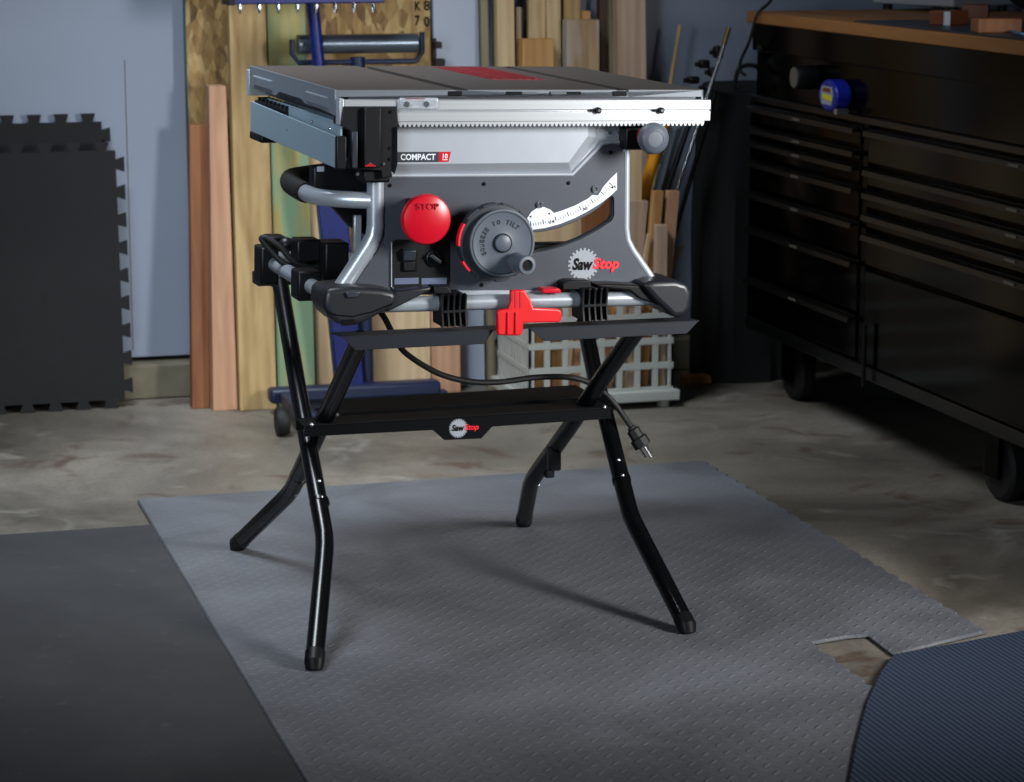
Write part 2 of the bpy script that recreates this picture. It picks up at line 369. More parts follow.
# ================================================================== FOAM TILES
def foam(xr, yt, xb, yb, y0, lean, name_label, zf=0, S=.602):
    n = V((0, 1, -lean)).normalized(); p = V((0, y0, 0))
    TR = unp(I4, xr, yt, p, n); BR = unp(I4, xb, yb, p, n)
    upv = V((0, lean, 1)).normalized(); rv = V((1, 0, 0))
    O = V((TR.x-S, y0, 0)); h = (TR-O).dot(upv)+0.0; b0 = h-S
    pts = []; nt = 9; pt = S/nt; d = .02
    def tab(k):
        s = (k+.5)*pt; return [(s-pt*.17, 0), (s-pt*.27, d), (s+pt*.27, d), (s+pt*.17, 0)]
    L = []
    for k in range(nt): L += [(a, S+b) for a, b in tab(k)]           # top, left to right
    L.append((S, S))
    for k in range(nt): L += [(S+b, S-a) for a, b in tab(k)]         # right, downward
    L.append((S, 0))
    for k in range(nt): L += [(S-a, -b) for a, b in tab(k)]
    L.append((0, 0))
    for k in range(nt): L += [(-b, a) for a, b in tab(k)]
    L.append((0, S))
    W = [O+rv*u+upv*(b0+v) for u, v in L]
    lowest = min(w.z for w in W)
    W = [w+V((0, 0, -lowest+.001+zf)) for w in W]
    return MB().prism(W, (0, .012, 0)).build('foam_tile', 'foam', label=name_label, cat='foam tile', group='interlocking foam tiles against the wall')
foam(115.5, 152, 128, 380, 5.985, .07, 'front black interlocking foam tile leaning on the wall')
# ================================================================== BOARDS
def board(name, label, b0, b1, pb, t0, t1, pt, y0, m, th=.036, lean=.06, ztop=None, cat='board', group='boards leaning on the back wall', build=True):
    """face outline from picture columns at rows pb and pt, standing on the floor at depth y0 and leaning back"""
    n = V((0, 1, -lean)).normalized(); p = V((0, y0, 0))
    A0, A1 = unp(I4, b0, pb, p, n), unp(I4, b1, pb, p, n); B0, B1 = unp(I4, t0, pt, p, n), unp(I4, t1, pt, p, n)
    def ext(A, B, z): return A+(B-A)*((z-A.z)/(B.z-A.z))
    zt = ztop if ztop is not None else (B0.z+B1.z)/2
    q = [ext(A0, B0, 0), ext(A1, B1, 0), ext(A1, B1, zt), ext(A0, B0, zt)]
    mb = MB().hexa([q[0], q[1], q[1]+V((0, th, 0)), q[0]+V((0, th, 0)), q[3], q[2], q[2]+V((0, th, 0)), q[3]+V((0, th, 0))])
    return mb.build(name, m, bev=.002, label=label, cat=cat, group=group)
osb = thing('osb_sheet', 'tall sheet of oriented strand board with a green edge, behind the boards', 'wood sheet', MX.Translation((1.2, 6.04, 0)))
q0, q1 = un(I4, 192, 200, 1, 6.045), un(I4, 433, 30, 1, 6.045)
mb = MB().hexa([V((q0.x, 6.058, 0)), V((q1.x, 6.058, 0)), V((q1.x, 6.072, 0)), V((q0.x, 6.072, 0)), V((q0.x, 6.094, 2.2)), V((q1.x, 6.094, 2.2)), V((q1.x, 6.108, 2.2)), V((q0.x, 6.108, 2.2))])
mb.build('panel', 'osb', osb)
mb = MB().hexa([V((q0.x-.004, 6.058, 0)), V((q0.x, 6.058, 0)), V((q0.x, 6.072, 0)), V((q0.x-.004, 6.072, 0)), V((q0.x-.004, 6.094, 2.2)), V((q0.x, 6.094, 2.2)), V((q0.x, 6.108, 2.2)), V((q0.x-.004, 6.108, 2.2))])
mb.build('edge', 'teal', osb, plabel='dark green painted edge')
mb = MB()
for ch, x0, x1, yb, h in (('7', 417, 422, 26, 10), ('0', 426, 432, 27, 10), ('K', 417, 423, 11, 9), ('8', 426, 432, 11, 10)):
    a = un(I4, x0, yb, 1, 6.05); b = un(I4, x1, yb, 1, 6.05); yy = 6.058+.036*a.z/2.2-.001
    text(mb, ch, (a.x, a.z), (b.x, a.z), h/F*6.2, yy, bold=.02)
mb.build('stencil', 'ink', osb)
def bw(*a, **k): return board('board', *a, **k)
bw('brown narrow board with its top end below the strand board edge, leftmost', 192, 210, 404, 189.5, 208, 125, 5.925, 'w_brown', th=.03, lean=.1)
bw('pinkish square-edged board beside the brown one, far left', 213, 238, 405, 209, 226, 86, 5.885, 'w_pink', th=.05, lean=.1)
bw('tall pale knotty board left of the green treated board', 240, 277, 407, 229, 266, 10, 5.87, 'w_pale', ztop=1.25, lean=.1)
bw('tall green-stained treated board with tan streaks', 278, 316, 406, 267.5, 306, 30, 5.905, 'w_green', ztop=1.25, lean=.08)
bw('cream board behind the blue roller stand posts', 317, 345, 400, 309, 338, 200, 5.955, 'w_cream', ztop=.85)
bw('wide cream board standing right of the blue posts under the saw', 372, 431, 395, 370, 430, 300, 5.955, 'w_cream', ztop=.75)
bw('pinkish board under the saw, right of the cream ones', 432, 461, 395, 431, 460, 300, 5.955, 'w_pink', ztop=.6)
bw('white laminated panel beside the strand board, above the saw', 440, 484, 300, 433.5, 479, 20, 6.035, 'whitepanel', th=.018, lean=.03, ztop=1.7)
bw('thin khaki stick next to the white panel', 487, 494, 300, 481.5, 488.5, 20, 5.975, 'w_khaki', ztop=1.5, th=.02)
bw('second khaki stick, left of the tall cream board', 498, 502, 300, 494, 498, 20, 6.0, 'w_khaki', ztop=1.6, th=.02)
bw('tall cream board right of the two khaki sticks', 502, 518, 300, 497.5, 514.5, 20, 5.94, 'w_light', ztop=1.6)
bw('narrow grey stick between the cream board and the brown one', 517, 523, 300, 516, 521.5, 7, 5.965, 'w_grey', th=.02)
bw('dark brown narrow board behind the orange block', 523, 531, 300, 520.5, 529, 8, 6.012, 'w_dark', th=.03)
bw('cream board leaning with a slight tilt behind the orange block', 526, 543, 300, 529, 546, 10, 5.985, 'w_light', ztop=1.5, th=.02)
bw('short orange board with a square top, in front of the cream boards', 522, 553, 300, 523, 554, 39, 5.925, 'w_orange', th=.04)
bw('pale board with dark knots right of the orange block', 553, 564, 300, 547.3, 561, 13, 5.97, 'w_light', ztop=1.4, th=.02)
bw('tan board top behind the weathered wide board', 566, 584, 300, 564, 581, 10, 5.985, 'w_pale', ztop=1.5, th=.03)
bw('wide weathered grey-brown board with a square top', 567, 600, 300, 567, 599.5, 20, 5.925, 'w_grey', th=.04)
bw('small orange stick end peeking over the weathered board', 584, 591, 300, 583, 591, 11, 5.97, 'w_orange', th=.025)
bw('grey-brown board with its face coloured dark for shade, left of the khaki board', 602, 611, 300, 600, 609, 10, 5.99, 'w_dark', ztop=1.5, th=.03)  # shade between the boards is put into this board's dark wood colour
bw('khaki board tucked against the wide pink one', 610, 619, 300, 609.3, 617, 10, 5.972, 'w_khaki', ztop=1.5, th=.03)
bw('wide pale pink board, rightmost of the tall boards', 621, 650, 300, 617.5, 646, 20, 5.935, 'w_mauve', ztop=1.7, th=.045)
# thin dowel
n = V((0, 1, -.05)); p = V((0, 5.96, 0))
A, B = unp(I4, 640, 270, p, n), unp(I4, 680, 25, p, n); A = A+(A-B)*(A.z-.001)/(B.z-A.z)
MB().tube([A, B], .005, 8).build('dowel', 'w_pale', label='thin pale dowel leaning alone against the grey wall', cat='dowel')
# ================================================================== ROLLER STANDS
def stand_frame(px, py, y): return MX.Translation(V((un(I4, px, py, 1, y).x, y, 0)))
Y1 = 5.80
ra = thing('roller_stand', 'blue stand with a ball-bearing top bar, left post of the pair', 'roller stand', stand_frame(350, 400, Y1))
a0 = un(I4, 352, 396, 1, Y1); a1 = un(I4, 311, -12, 1, Y1)
d = (a1-a0); a0 = a0-d*(a0.z-.06)/d.z
s_ = V((.016, 0, 0))
MB().tube([a0+(a1-a0)*.5, a1], .015, 14).build('inner_post', 'blue', ra)
w_ = V((.034, 0, 0)); mid = a0+(a1-a0)*.55
MB().hexa([a0-w_, a0+w_, a0+w_+V((0, .04, 0)), a0-w_+V((0, .04, 0)), mid-w_, mid+w_, mid+w_+V((0, .04, 0)), mid-w_+V((0, .04, 0))]).build('outer_post', 'blue', ra, bev=.004)
tl, tr = un(I4, 228, -8, 1, Y1-.03), un(I4, 383, -3, 1, Y1-.03)
bh = .055
MB().box(tl.x, tr.x, Y1-.05, Y1+.03, tl.z-.028, tl.z+bh).build('top_bar', 'blue', ra, bev=.003)
MB().box(tl.x-.004, tl.x+.012, Y1-.052, Y1+.032, tl.z-.03, tl.z+bh+.002).build('end_cap', 'rubber', ra, bev=.002)
for k in range(8):
    x = tl.x+.028+(tr.x-tl.x-.05)*k/7
    MB().cyl((x, Y1-.02, tl.z-.028), (x, Y1-.02, tl.z-.040), .006, 10).cyl((x, Y1-.02, tl.z-.040), (x, Y1-.02, tl.z-.05), .003, 8).build('bolt', 'chrome', ra)
g0, g1 = un(I4, 284, 392, 1, Y1-.05), un(I4, 446, 383, 1, Y1-.05)
MB().box(a0.x-.2, a0.x+.22, Y1-.02, Y1+.03, .03, .065).build('foot_bar', 'bluedk', ra, bev=.008)
MB().box(a0.x-.18, a0.x-.14, Y1-.28, Y1+.05, .03, .06).build('foot_bar', 'bluedk', ra, bev=.006)
for k, x in enumerate((a0.x-.215, a0.x-.155)):
    MB().lathe([(.012, -.014), (.03, -.014), (.034, -.006), (.034, .006), (.03, .014), (.012, .014)], (x, Y1-.24, .0345), (1, 0, 0), 24).build('caster_wheel', 'rubber', ra)
Y2 = 5.85
rb = thing('roller_stand', 'blue stand carrying a long grey steel roller, behind the first', 'roller stand', stand_frame(366, 400, Y2))
b0 = un(I4, 367, 395, 1, Y2); b1 = un(I4, 357.5, 57, 1, Y2)
dd = b1-b0; b0 = b0-dd*(b0.z-.02)/dd.z
MB().tube([b0, b1], .018, 14).build('post', 'bluedk', rb)
r0, r1 = un(I4, 297, 44.5, 1, Y2), un(I4, 417, 43, 1, Y2)
rr = .023
MB().cyl(r0, r1, rr, 28).build('roller', 'steel', rb, bev=.002)
fr = [r0+V((-.012, 0, .012)), r0+V((-.012, 0, -.022)), r0+V((.004, 0, -.043)), r1+V((-.004, 0, -.043)), r1+V((.012, 0, -.022)), r1+V((.012, 0, .026))]
MB().tube(fr, .0065, 10).build('yoke', 'bluedk', rb)
MB().box(b0.x-.2, b0.x+.2, Y2-.02, Y2+.02, 0, .03).build('foot_bar', 'bluedk', rb, bev=.005)
# clamp hanging on the panel edge
cl = thing('bar_clamp', 'small black clamp on the edge of the strand board above the saw', 'clamp', MX.Translation(V((un(I4, 438, 60, 1, 5.98).x, 5.98, .7))))
a = un(I4, 434, 60, 1, 6.0); b = un(I4, 436, 30, 1, 6.0)
MB().box(a.x-.004, a.x+.004, 5.99, 6.01, a.z-.2, b.z-.02).build('bar', 'plastic', cl)
a = un(I4, 436, 45, 1, 5.99); MB().box(a.x-.006, a.x+.012, 5.975, 6.01, a.z-.008, a.z+.008).build('jaw', 'plastic', cl, bev=.002)
a = un(I4, 436, 62, 1, 5.99); MB().box(a.x-.006, a.x+.02, 5.975, 6.01, a.z-.014, a.z+.008).build('jaw', 'plastic', cl, bev=.002)
foam(101.5, 122, 100, 380, 6.078, .025, 'rear black interlocking foam tile peeking out above the front one', cz, .577)
# ================================================================== MILK CRATE AND OFFCUTS
CY = fl(665, 408).y+.01
cxr = un(I4, 673, 380, 1, CY).x; cxl = un(I4, 529, 380, 1, CY).x
CW = cxr-cxl; CD = .28; CH = .285
crate = thing('milk_crate', 'dingy white plastic milk crate full of wood offcuts', 'crate', MX.Translation((cxl+CW/2, CY+CD/2, 0)))
def lattice(mb, n, place):
    w = 1.0
    for i in range(n+1): place(mb, i/n, 'v', i in (0, n))
    for j in range(5): place(mb, j/4, 'h', j in (0, 4))
zb = .044
def front(yf):
    mb = MB(); n = 8
    for i in range(n+1):
        x = cxl+CW*i/n; t = .013 if i in (0, n) else .0068
        mb.box(x-t if i else x, x+t if i < n else x, yf, yf+.006, zb, CH)
    for j in range(5):
        z = zb+(CH-zb)*j/4; t = .0078
        mb.box(cxl, cxr, yf-.0007, yf+.0065, z-t, z+t)
        if 0 < j < 5:
            for i in range(n+1):                                     # fillets rounding each opening
                x = cxl+CW*i/n
                mb.prism([V((max(cxl, x-.014), yf+.0003, z)), V((x, yf+.0003, z-.016)), V((min(cxr, x+.014), yf+.0003, z)), V((x, yf+.0003, z+.016))], (0, .0055, 0))
    return mb
front(CY).build('front_lattice', 'crate', crate)
front(CY+CD-.006).build('back_lattice', 'crate', crate)
for x in (cxl, cxr-.006):
    mb = MB(); n = 11
    for i in range(n+1):
        y = CY+CD*i/n; t = .012 if i in (0, n) else .006
        mb.box(x, x+.006, max(CY, y-t), min(CY+CD, y+t), zb, CH)
    for j in range(5):
        z = zb+(CH-zb)*j/4; mb.box(x-.0007, x+.0067, CY, CY+CD, z-.006, z+.006)
    mb.build('side_lattice', 'crate', crate)
MB().box(cxl, cxr, CY, CY+CD, zb-.006, zb).build('crate_floor', 'crate', crate)
MB().prism([V((cxl-.014, CY-.014, .018)), V((cxr+.014, CY-.014, .018)), V((cxr+.014, CY+CD+.014, .018)), V((cxl-.014, CY+CD+.014, .018))], (0, 0, .026),
           holes=[[V((cxl+.01, CY+.01, .018)), V((cxr-.01, CY+.01, .018)), V((cxr-.01, CY+CD-.01, .018)), V((cxl+.01, CY+CD-.01, .018))]]).build('base_rim', 'crate', crate, bev=.003)
for sx in (0, 1):
    for sy in (0, 1):
        x = cxl+(CW-.03)*sx; y = CY+(CD-.03)*sy; MB().box(x, x+.02, y, y+.03, 0, .02).build('foot', 'crate', crate)
MB().prism([V((cxl-.006, CY-.006, CH)), V((cxr+.006, CY-.006, CH)), V((cxr+.006, CY+CD+.006, CH)), V((cxl-.006, CY+CD+.006, CH))], (0, 0, .018),
           holes=[[V((cxl+.008, CY+.008, CH)), V((cxr-.008, CY+.008, CH)), V((cxr-.008, CY+CD-.008, CH)), V((cxl+.008, CY+CD-.008, CH))]]).build('top_rim', 'crate', crate, bev=.003)
def offcut(name, label, b, t, y0, m, th=.02, lean=.0, wb=None, round_=0, cat='offcut', group='wood offcuts standing in the milk crate', ztop=None):
    """b, t = (left, right, row) of the visible foot and top; runs down to the crate's floor"""
    n = V((0, 1, -lean)).normalized(); p = V((0, y0, 0))
    A0, A1, B0, B1 = (unp(I4, *q, p, n) for q in ((b[0], b[2]), (b[1], b[2]), (t[0], t[2]), (t[1], t[2])))
    zf = zb+.002
    def ext(A, B): return A+(B-A)*((zf-A.z)/(B.z-A.z))
    q0, q1 = ext(A0, B0), ext(A1, B1)
    lo, hi = cxl+.012, cxr-.012
    s0 = max(lo-q0.x, 0) or min(hi-q1.x, 0); q0.x += s0; q1.x += s0
    T = V((0, th, 0)); mb = MB()
    if round_: mb.tube([(q0+q1)/2+T/2, (B0+B1)/2+T/2], round_, 14)
    else: mb.hexa([q0, q1, q1+T, q0+T, B0, B1, B1+T, B0+T])
    return mb.build(name, m, bev=0 if round_ else .0015, label=label, cat=cat, group=group)
y = CY+.015
offcut('wood_offcut', 'wide pinkish offcut just right of the saw, front of the crate', (616, 641, 285), (616, 648.5, 201), y+.045, 'w_mauve')
offcut('wood_offcut', 'pale offcut behind the wide pinkish one, marked by a line', (620, 642, 285), (618, 642, 148), y+.075, 'w_cream')
offcut('wood_offcut', 'tan-orange stick in the crate ending below the grey bar', (646, 656, 285), (653.5, 664, 191), y+.022, 'w_orange')
offcut('wood_offcut', 'pinkish stick in the crate ending below the chrome tube', (661, 672, 285), (668, 680, 191), y+.03, 'w_pink')
offcut('wood_offcut', 'short mauve-brown stick in front of the two taller sticks', (655, 667, 290), (656, 668, 225), y, 'w_mauve')
offcut('wood_offcut', 'thin pale sliver beside the wide pinkish offcut', (641, 645, 275), (647.5, 651, 234), y+.005, 'w_cream', th=.008)
offcut('wood_offcut', 'short grey stick tilted to the right at the crate corner', (664, 669, 280), (680, 685, 246), y+.06, 'w_khaki', th=.012)
offcut('wood_offcut', 'yellow-orange block seen through the left crate holes', (533, 548, 380), (533, 548, 310), y+.01, 'w_orange', th=.03)
offcut('wood_offcut', 'second yellow-orange block, seen through the next crate holes', (552, 569, 380), (552, 569, 305), y+.02, 'w_orange', th=.03)
offcut('wood_offcut', 'pinkish leaning offcut in the middle of the crate', (572, 588, 380), (580, 596, 300), y+.005, 'w_pink', th=.02)
offcut('wood_offcut', 'broad pinkish block behind the stand leg in the crate', (592, 612, 380), (592, 612, 300), y+.02, 'w_pink', th=.03)
offcut('wood_offcut', 'brown block seen through the right crate holes', (627, 641, 380), (629, 643, 305), y+.002, 'w_mauve', th=.02)
offcut('wood_offcut', 'reddish brown board in the crate, seen through the slot in the saw panel', (584, 616, 300), (583, 615, 150), CY+.2, 'w_brown', th=.02)
offcut('wood_offcut', 'pale plywood piece in the crate, seen through the slot in the saw panel', (532, 583, 300), (522, 582, 150), CY+.235, 'w_cream', th=.015)
offcut('amber_pole', 'amber plastic pole sticking out behind the grey lock knob', (614, 627, 285), (660, 672, 122), y+.13, 'amber', th=.03, round_=.0145, cat='pole', group=None)
offcut('grey_bar', 'flat blue-grey metal bar next to the amber pole', (629, 636, 285), (671, 679, 122), y+.15, 'greypaint', th=.006, cat='bar', group=None)
# ------------------------------------------------------------------ folded light stand
ls = thing('light_stand', 'folded black and chrome light stand leaning right of the crate', 'light stand', MX.Translation((un(I4, 668, 330, 1, 5.86).x, CY+.2, 0)))
LY = CY+.2
def lpt(px, py, dy=0): return un(I4, px, py, 1, LY+dy)
def lpole(p0, p1, r, m, nm, z0=.045, dy=0):
    A, B = lpt(*p0, dy), lpt(*p1, dy); A = A+(B-A)*((z0-A.z)/(B.z-A.z)); A.x = min(A.x, cxr-.02); MB().tube([A, B], r, 12).build(nm, m, ls)
lpole((672, 205), (729, 29), .0052, 'chrome', 'riser_tube')
lpole((662, 205), (697, 100), .007, 'plastic', 'leg', dy=-.02)
lpole((655, 205), (688, 100), .006, 'greypaint', 'leg', dy=-.015)
lpole((683, 205), (716, 90), .006, 'plastic', 'leg', dy=.02)
A, B = lpt(724, 45), lpt(729, 27); MB().tube([A, B], .006, 12).build('spigot', 'brass', ls, plabel='brass tip')
for px, py, w, h in ((718, 52, 8, 10), (704, 64, 9, 7), (712, 72, 6, 8), (693, 80, 10, 6), (708, 88, 7, 6)):
    c = lpt(px, py, .012); k = .62/410
    MB().box(c.x-w*k, c.x+w*k, c.y-.012, c.y+.012, c.z-h*k, c.z+h*k).build('clamp_collar', 'plastic', ls, bev=.006)
    MB().cyl(c+V((-w*k-.012, -.006, 0)), c+V((-w*k+.004, -.006, 0)), .006, 14).build('knob', 'plastic', ls, bev=.002)
# ------------------------------------------------------------------ black bag
bx0 = un(I4, 697, 300, 1, 5.95).x; bx1 = 2.46; print('chest far end', yl if 'yl' in globals() else None); bt = un(I4, 720, 90, 1, 5.9).z
bag = thing('cloth_bag', 'tall black cloth bag hanging in folds between crate and tool chest', 'bag', MX.Translation(((bx0+bx1)/2, 5.97, 0)))
mb = MB(); rows = 16; cols = 40; grid = []
for j in range(rows+1):
    z = bt*j/rows; r = []
    for i in range(cols):
        a = 2*math.pi*i/cols; k = 1-.10*(j/rows)**6; fold = .006*math.sin(7*a+j*.35)+.004*math.sin(13*a+1)
        ca, sa = math.cos(a), math.sin(a)
        sx = math.copysign(abs(ca)**.6, ca); sy = math.copysign(abs(sa)**.6, sa)
        r.append(mb.bm.verts.new(((bx0+bx1)/2+((bx1-bx0)/2-.01+fold)*sx*k, 5.97+(.10+fold)*sy*k, z+.012*math.sin(a)*(j == rows))))
    grid.append(r)
for A, B in zip(grid, grid[1:]):
    for i in range(cols): mb.face([A[i], A[(i+1) % cols], B[(i+1) % cols], B[i]])
mb.face(grid[0][::-1]); mb.face(grid[-1])
mb.build('body', 'cloth', bag)
c = V(((bx0+bx1)/2, 5.95, bt))
MB().tube([c+V((-.04, 0, -.01)), c+V((-.025, 0, .05)), c+V((.025, 0, .05)), c+V((.04, 0, -.01))], .006, 8, 5).build('strap', 'cloth', bag)
s0 = fl(684, 384); s1 = fl(748, 380)
MB().box(s0.x, 2.22, s0.y-.01, s0.y+.03, 0, .02).build('wood_strip', 'w_orange', bev=.002, label='tan wood strip lying on the floor right of the crate', cat='wood strip')
# ================================================================== TOOL CHEST
CX = 2.26
def chp(px, py, x=CX): return un(I4, px, py, 0, x)
zt = chp(752, 11).z; zu = chp(752, 22.5).z; yl = chp(752, 60).y; yr = 3.3
zbot = chp(750, 328).z
chest = thing('tool_chest', 'long glossy black tool chest with drawers and a wooden top', 'tool chest', MX.Translation((CX+.3, (yl+yr)/2, 0)))
DX = .6
ztrim = chp(759, 101).z
MB().box(CX+.012, CX+DX, yr, yl, zbot, zu).build('carcass', 'ch', chest, bev=.004)
MB().box(CX-.012, CX+DX, yr-.02, yl+.012, zu, zt).build('wood_top', 'w_top', chest, bev=.003)
z50 = chp(759, 51).z
MB().box(CX, CX+.012, yr, yl, z50, zu).build('fascia', 'ch', chest, bev=.002)
MB().box(CX-.002, CX+.012, yr, yl, ztrim-.004, ztrim+.012).build('trim_strip', 'trim', chest, bev=.002)
MB().box(CX-.006, CX+.014, yr, yl, zbot, zbot+.03).build('base_rail', 'trim', chest, bev=.003)
ym = chp(864, 250).y
MB().box(CX-.002, CX+.012, ym-.014, ym+.014, zbot+.03, ztrim-.004).build('divider', 'ch', chest, bev=.002)
MB().box(CX-.002, CX+.012, yl-.012, yl, zbot+.03, ztrim-.004).build('corner_post', 'ch', chest, bev=.002)
def drawers(y0, y1, zs, door=False):
    for za, zb_ in zip(zs, zs[1:]):
        d = MB().box(CX-.006, CX+.012, y0+.004, y1-.004, zb_+.005, za-.003).build('drawer', 'chf', chest, bev=.003)
        MB().prism([V((CX-.006, y0+.012, za-.006)), V((CX-.022, y0+.012, za-.009)), V((CX-.024, y0+.012, za-.02)), V((CX-.02, y0+.012, za-.02)), V((CX-.017, y0+.012, za-.013)), V((CX-.006, y0+.012, za-.013))], (0, y1-y0-.024, 0)).build('handle', 'trim', d)
        yc = (y0+y1)/2
        MB().box(CX-.0255, CX-.024, yc-.022, yc+.022, za-.017, za-.012).build('emblem', 'dim', d)
zl = [chp(858, q).z for q in (131, 147, 162, 184, 219, 258, 314, 366)]
zl = [z for z in zl]; zl[0] = ztrim-.006; zl[-1] = zbot+.032
drawers(ym+.016, yl-.014, zl)
zr = [chp(869, q).z for q in (140, 165, 188, 210, 230, 268)]; zr[0] = ztrim-.006
drawers(yr+.3, ym-.016, zr)
dr = MB().box(CX-.006, CX+.012, yr+.3+.004, ym-.02, zbot+.034, zr[-1]-.004).build('cabinet_door', 'chf', chest, bev=.003)
MB().tube([(CX-.02, ym-.06, zr[-1]-.12), (CX-.02, ym-.06, zr[-1]-.26)], .005, 10).build('pull', 'trim', dr)
for yy in (yl-.12, (yl+yr)/2, yr+.3):
    for xx in (CX+.09, CX+DX-.09):
        cs = MB().box(xx-.04, xx+.04, yy-.045, yy+.045, zbot-.012, zbot).box(xx-.033, xx-.026, yy-.03, yy+.03, .05, zbot-.01).box(xx+.026, xx+.033, yy-.03, yy+.03, .05, zbot-.01).build('caster', 'ch', chest)
        MB().lathe([(.02, -.02), (.062, -.02), (.07, -.012), (.07, .012), (.062, .02), (.02, .02)], (xx, yy, .0702), (1, 0, 0), 32).build('wheel', 'rubber', cs)
# magnets on the fascia
t = chp(829, 95, CX-.02)
tp = thing('tape_measure', 'blue tape measure with a white and yellow label, stuck on the chest front', 'tape measure', MX.Translation((CX, t.y, t.z-.05)))
XT = CX-.028
ya, yb, za, zb2 = chp(836, 97, XT).y, chp(818.5, 95, XT).y, chp(826, 110.5, XT).z, chp(826, 80, XT).z
hw = (yb-ya)/2; yc = (ya+yb)/2; hz = (zb2-za)/2; zc = (za+zb2)/2
oct_ = [V((CX+.0115, yc+hw*1.05*math.cos(a), zc+hz*1.05*math.sin(a))) for a in [2*math.pi*k/40 for k in range(40)]]
oct_ = [V((q.x, yc+(q.y-yc)*1.0, q.z)) for q in oct_]
MB().prism(oct_, (-.0395, 0, 0)).build('case', 'bluegloss', tp, bev=.006, seg=3)
MB().prism([V((CX-.0283, yc+hw*a, zc+hz*b)) for a, b in ((-.55, -.6), (.55, -.6), (.7, 0), (.55, .6), (-.55, .6), (-.7, 0))], (-.0012, 0, 0)).build('label', 'gearwhite', tp)
MB().prism([V((CX-.0295, yc+hw*a, zc+hz*b)) for a, b in ((-.6, -.35), (.45, -.2), (.45, .1), (-.6, .02))], (-.0008, 0, 0)).build('stripe', 'yellow', tp)
MB().prism([V((CX-.0295, yc+hw*a, zc+hz*b)) for a, b in ((-.45, .2), (.45, .25), (.4, .5), (-.4, .5))], (-.0008, 0, 0)).build('print', 'copper', tp)
MB().box(CX-.03, CX-.002, ya-.012, ya+.005, za-.004, za+.008).build('tape_hook', 'chrome', tp)
t = chp(794.5, 77.5, CX-.04)
mg = thing('magnetic_puck', 'black round puck with a grey face, left of the blue tape measure', 'puck', MX.Translation((CX, t.y, t.z-.04)))
MB().lathe([(.026, 0), (.028, .006), (.028, .045), (.025, .052)], (CX+.0115, t.y, t.z), (-1, 0, 0), 36).build('body', 'plastic', mg)
MB().lathe([(.023, 0), (.023, .002)], (CX-.0404, t.y, t.z), (-1, 0, 0), 36).build('face', 'dim', mg)
# on the wooden top
def onp(px, py): return fl(px, py, zt)
b0_, b1_ = onp(872, 9), onp(953, 13)
by = min(b0_.y, b1_.y)
bx = thing('steel_case', 'pale grey flat-sided case with feet on the chest top', 'case', MX.Translation((b0_.x+.15, by, zt)))
MB().box(b1_.x-.02, b1_.x+.02, by-.0, by+.02, zt, zt+.001).bm.free()
cc = V((b0_.x, b0_.y, zt)); dv = V((b1_.x-b0_.x, b1_.y-b0_.y, 0)); nv = V((-dv.y, dv.x, 0)).normalized()*.22
hh = V((0, 0, .16)); zz = V((0, 0, .014))
MB().hexa([cc+zz, cc+dv+zz, cc+dv+nv+zz, cc+nv+zz, cc+zz+hh, cc+dv+zz+hh, cc+dv+nv+zz+hh, cc+nv+zz+hh]).build('body', 'pcgrey', bx, bev=.004)
for u in (.1, .9):
    for w in (.12, .88):
        q = cc+dv*u+nv*w; MB().cyl(q, q+V((0, 0, .0145)), .012, 16).build('foot', 'rubber', bx)
q = cc+dv*.5-nv.normalized()*.001+zz+V((0, 0, .05)); MB().hexa([q-dv*.3, q+dv*.3, q+dv*.3+nv*.01, q-dv*.3+nv*.01, q-dv*.3+V((0, 0, .02)), q+dv*.3+V((0, 0, .02)), q+dv*.3+nv*.01+V((0, 0, .02)), q-dv*.3+nv*.01+V((0, 0, .02))]).build('slot', 'ink', bx)
m0, m1, m2, m3 = onp(862, 23), onp(1030, 43), onp(1060, 30), onp(880, 12)
pl = [V((CX+.0, onp(862, 22).y, zt)), V((CX+.0, yr+.2, zt)), V((CX+.3, yr+.2, zt)), V((CX+.3, onp(862, 22).y, zt))]
MB().prism(pl, (0, 0, .004)).build('bench_mat', 'dark_grey', bev=.001, label='thin dark sheet lying along the front of the wooden top', cat='bench mat')
zt2 = zt+.0042
def blk(px, py, w, d, h, m, lab, rot=0, name='wood_block', z=zt2, cat='wood block', grp='wood scraps on the chest top'):
    q = fl(px, py, z); M = MX.Translation(q) @ MX.Rotation(math.radians(rot), 4, 'Z')
    return MB(M).box(-w/2, w/2, 0, d, 0, h).build(name, m, bev=.002, label=lab, cat=cat, group=grp)
blk(958, 25, .07, .05, .03, 'copper', 'reddish brown wood scrap lying left of the tan block', 25)
blk(1000, 33, .09, .05, .028, 'w_brown', 'tan wood block near the front edge of the chest top', -8)
blk(975, 18, .06, .04, .03, 'copper', 'dark red wood scrap behind the tan block', -30)
blk(948, 26, .012, .012, .03, 'whitepanel', 'tiny white block standing beside the wood scraps', 0, 'white_block')
q = onp(1004, 19)
hp = thing('bundle', 'dark rounded bundle sitting at the right end of the chest top', 'bundle', MX.Translation((q.x+.13, q.y-.03, zt2)))
mb = MB(); c = V((q.x+.13, q.y-.03, zt2+.065)); mb.ball(c, .13, (1, .95, .52), 32)
for v in mb.bm.verts: v.co += (v.co-c)*.06*math.sin(v.co.x*41)*math.cos(v.co.y*37+v.co.z*29); v.co.z = max(v.co.z, zt2+.0003)
mb.build('wrap', 'cloth', hp, ang=180)
MB().tube([c+V((-.06, -.06, .06)), c+V((-.03, -.03, .11)), c+V((.03, 0, .11)), c+V((.06, .02, .065))], .006, 8, 6).build('strap', 'rubber', hp)
q = [fl(px, py, zt2+.004) for px, py in ((1005, 27), (1012, 31), (1022, 34), (1034, 33))]
MB().tube(q, .003, 8, 6).build('cable', 'cyan', label='pale blue cable lying on the chest top in front of the dark bundle', cat='cable')
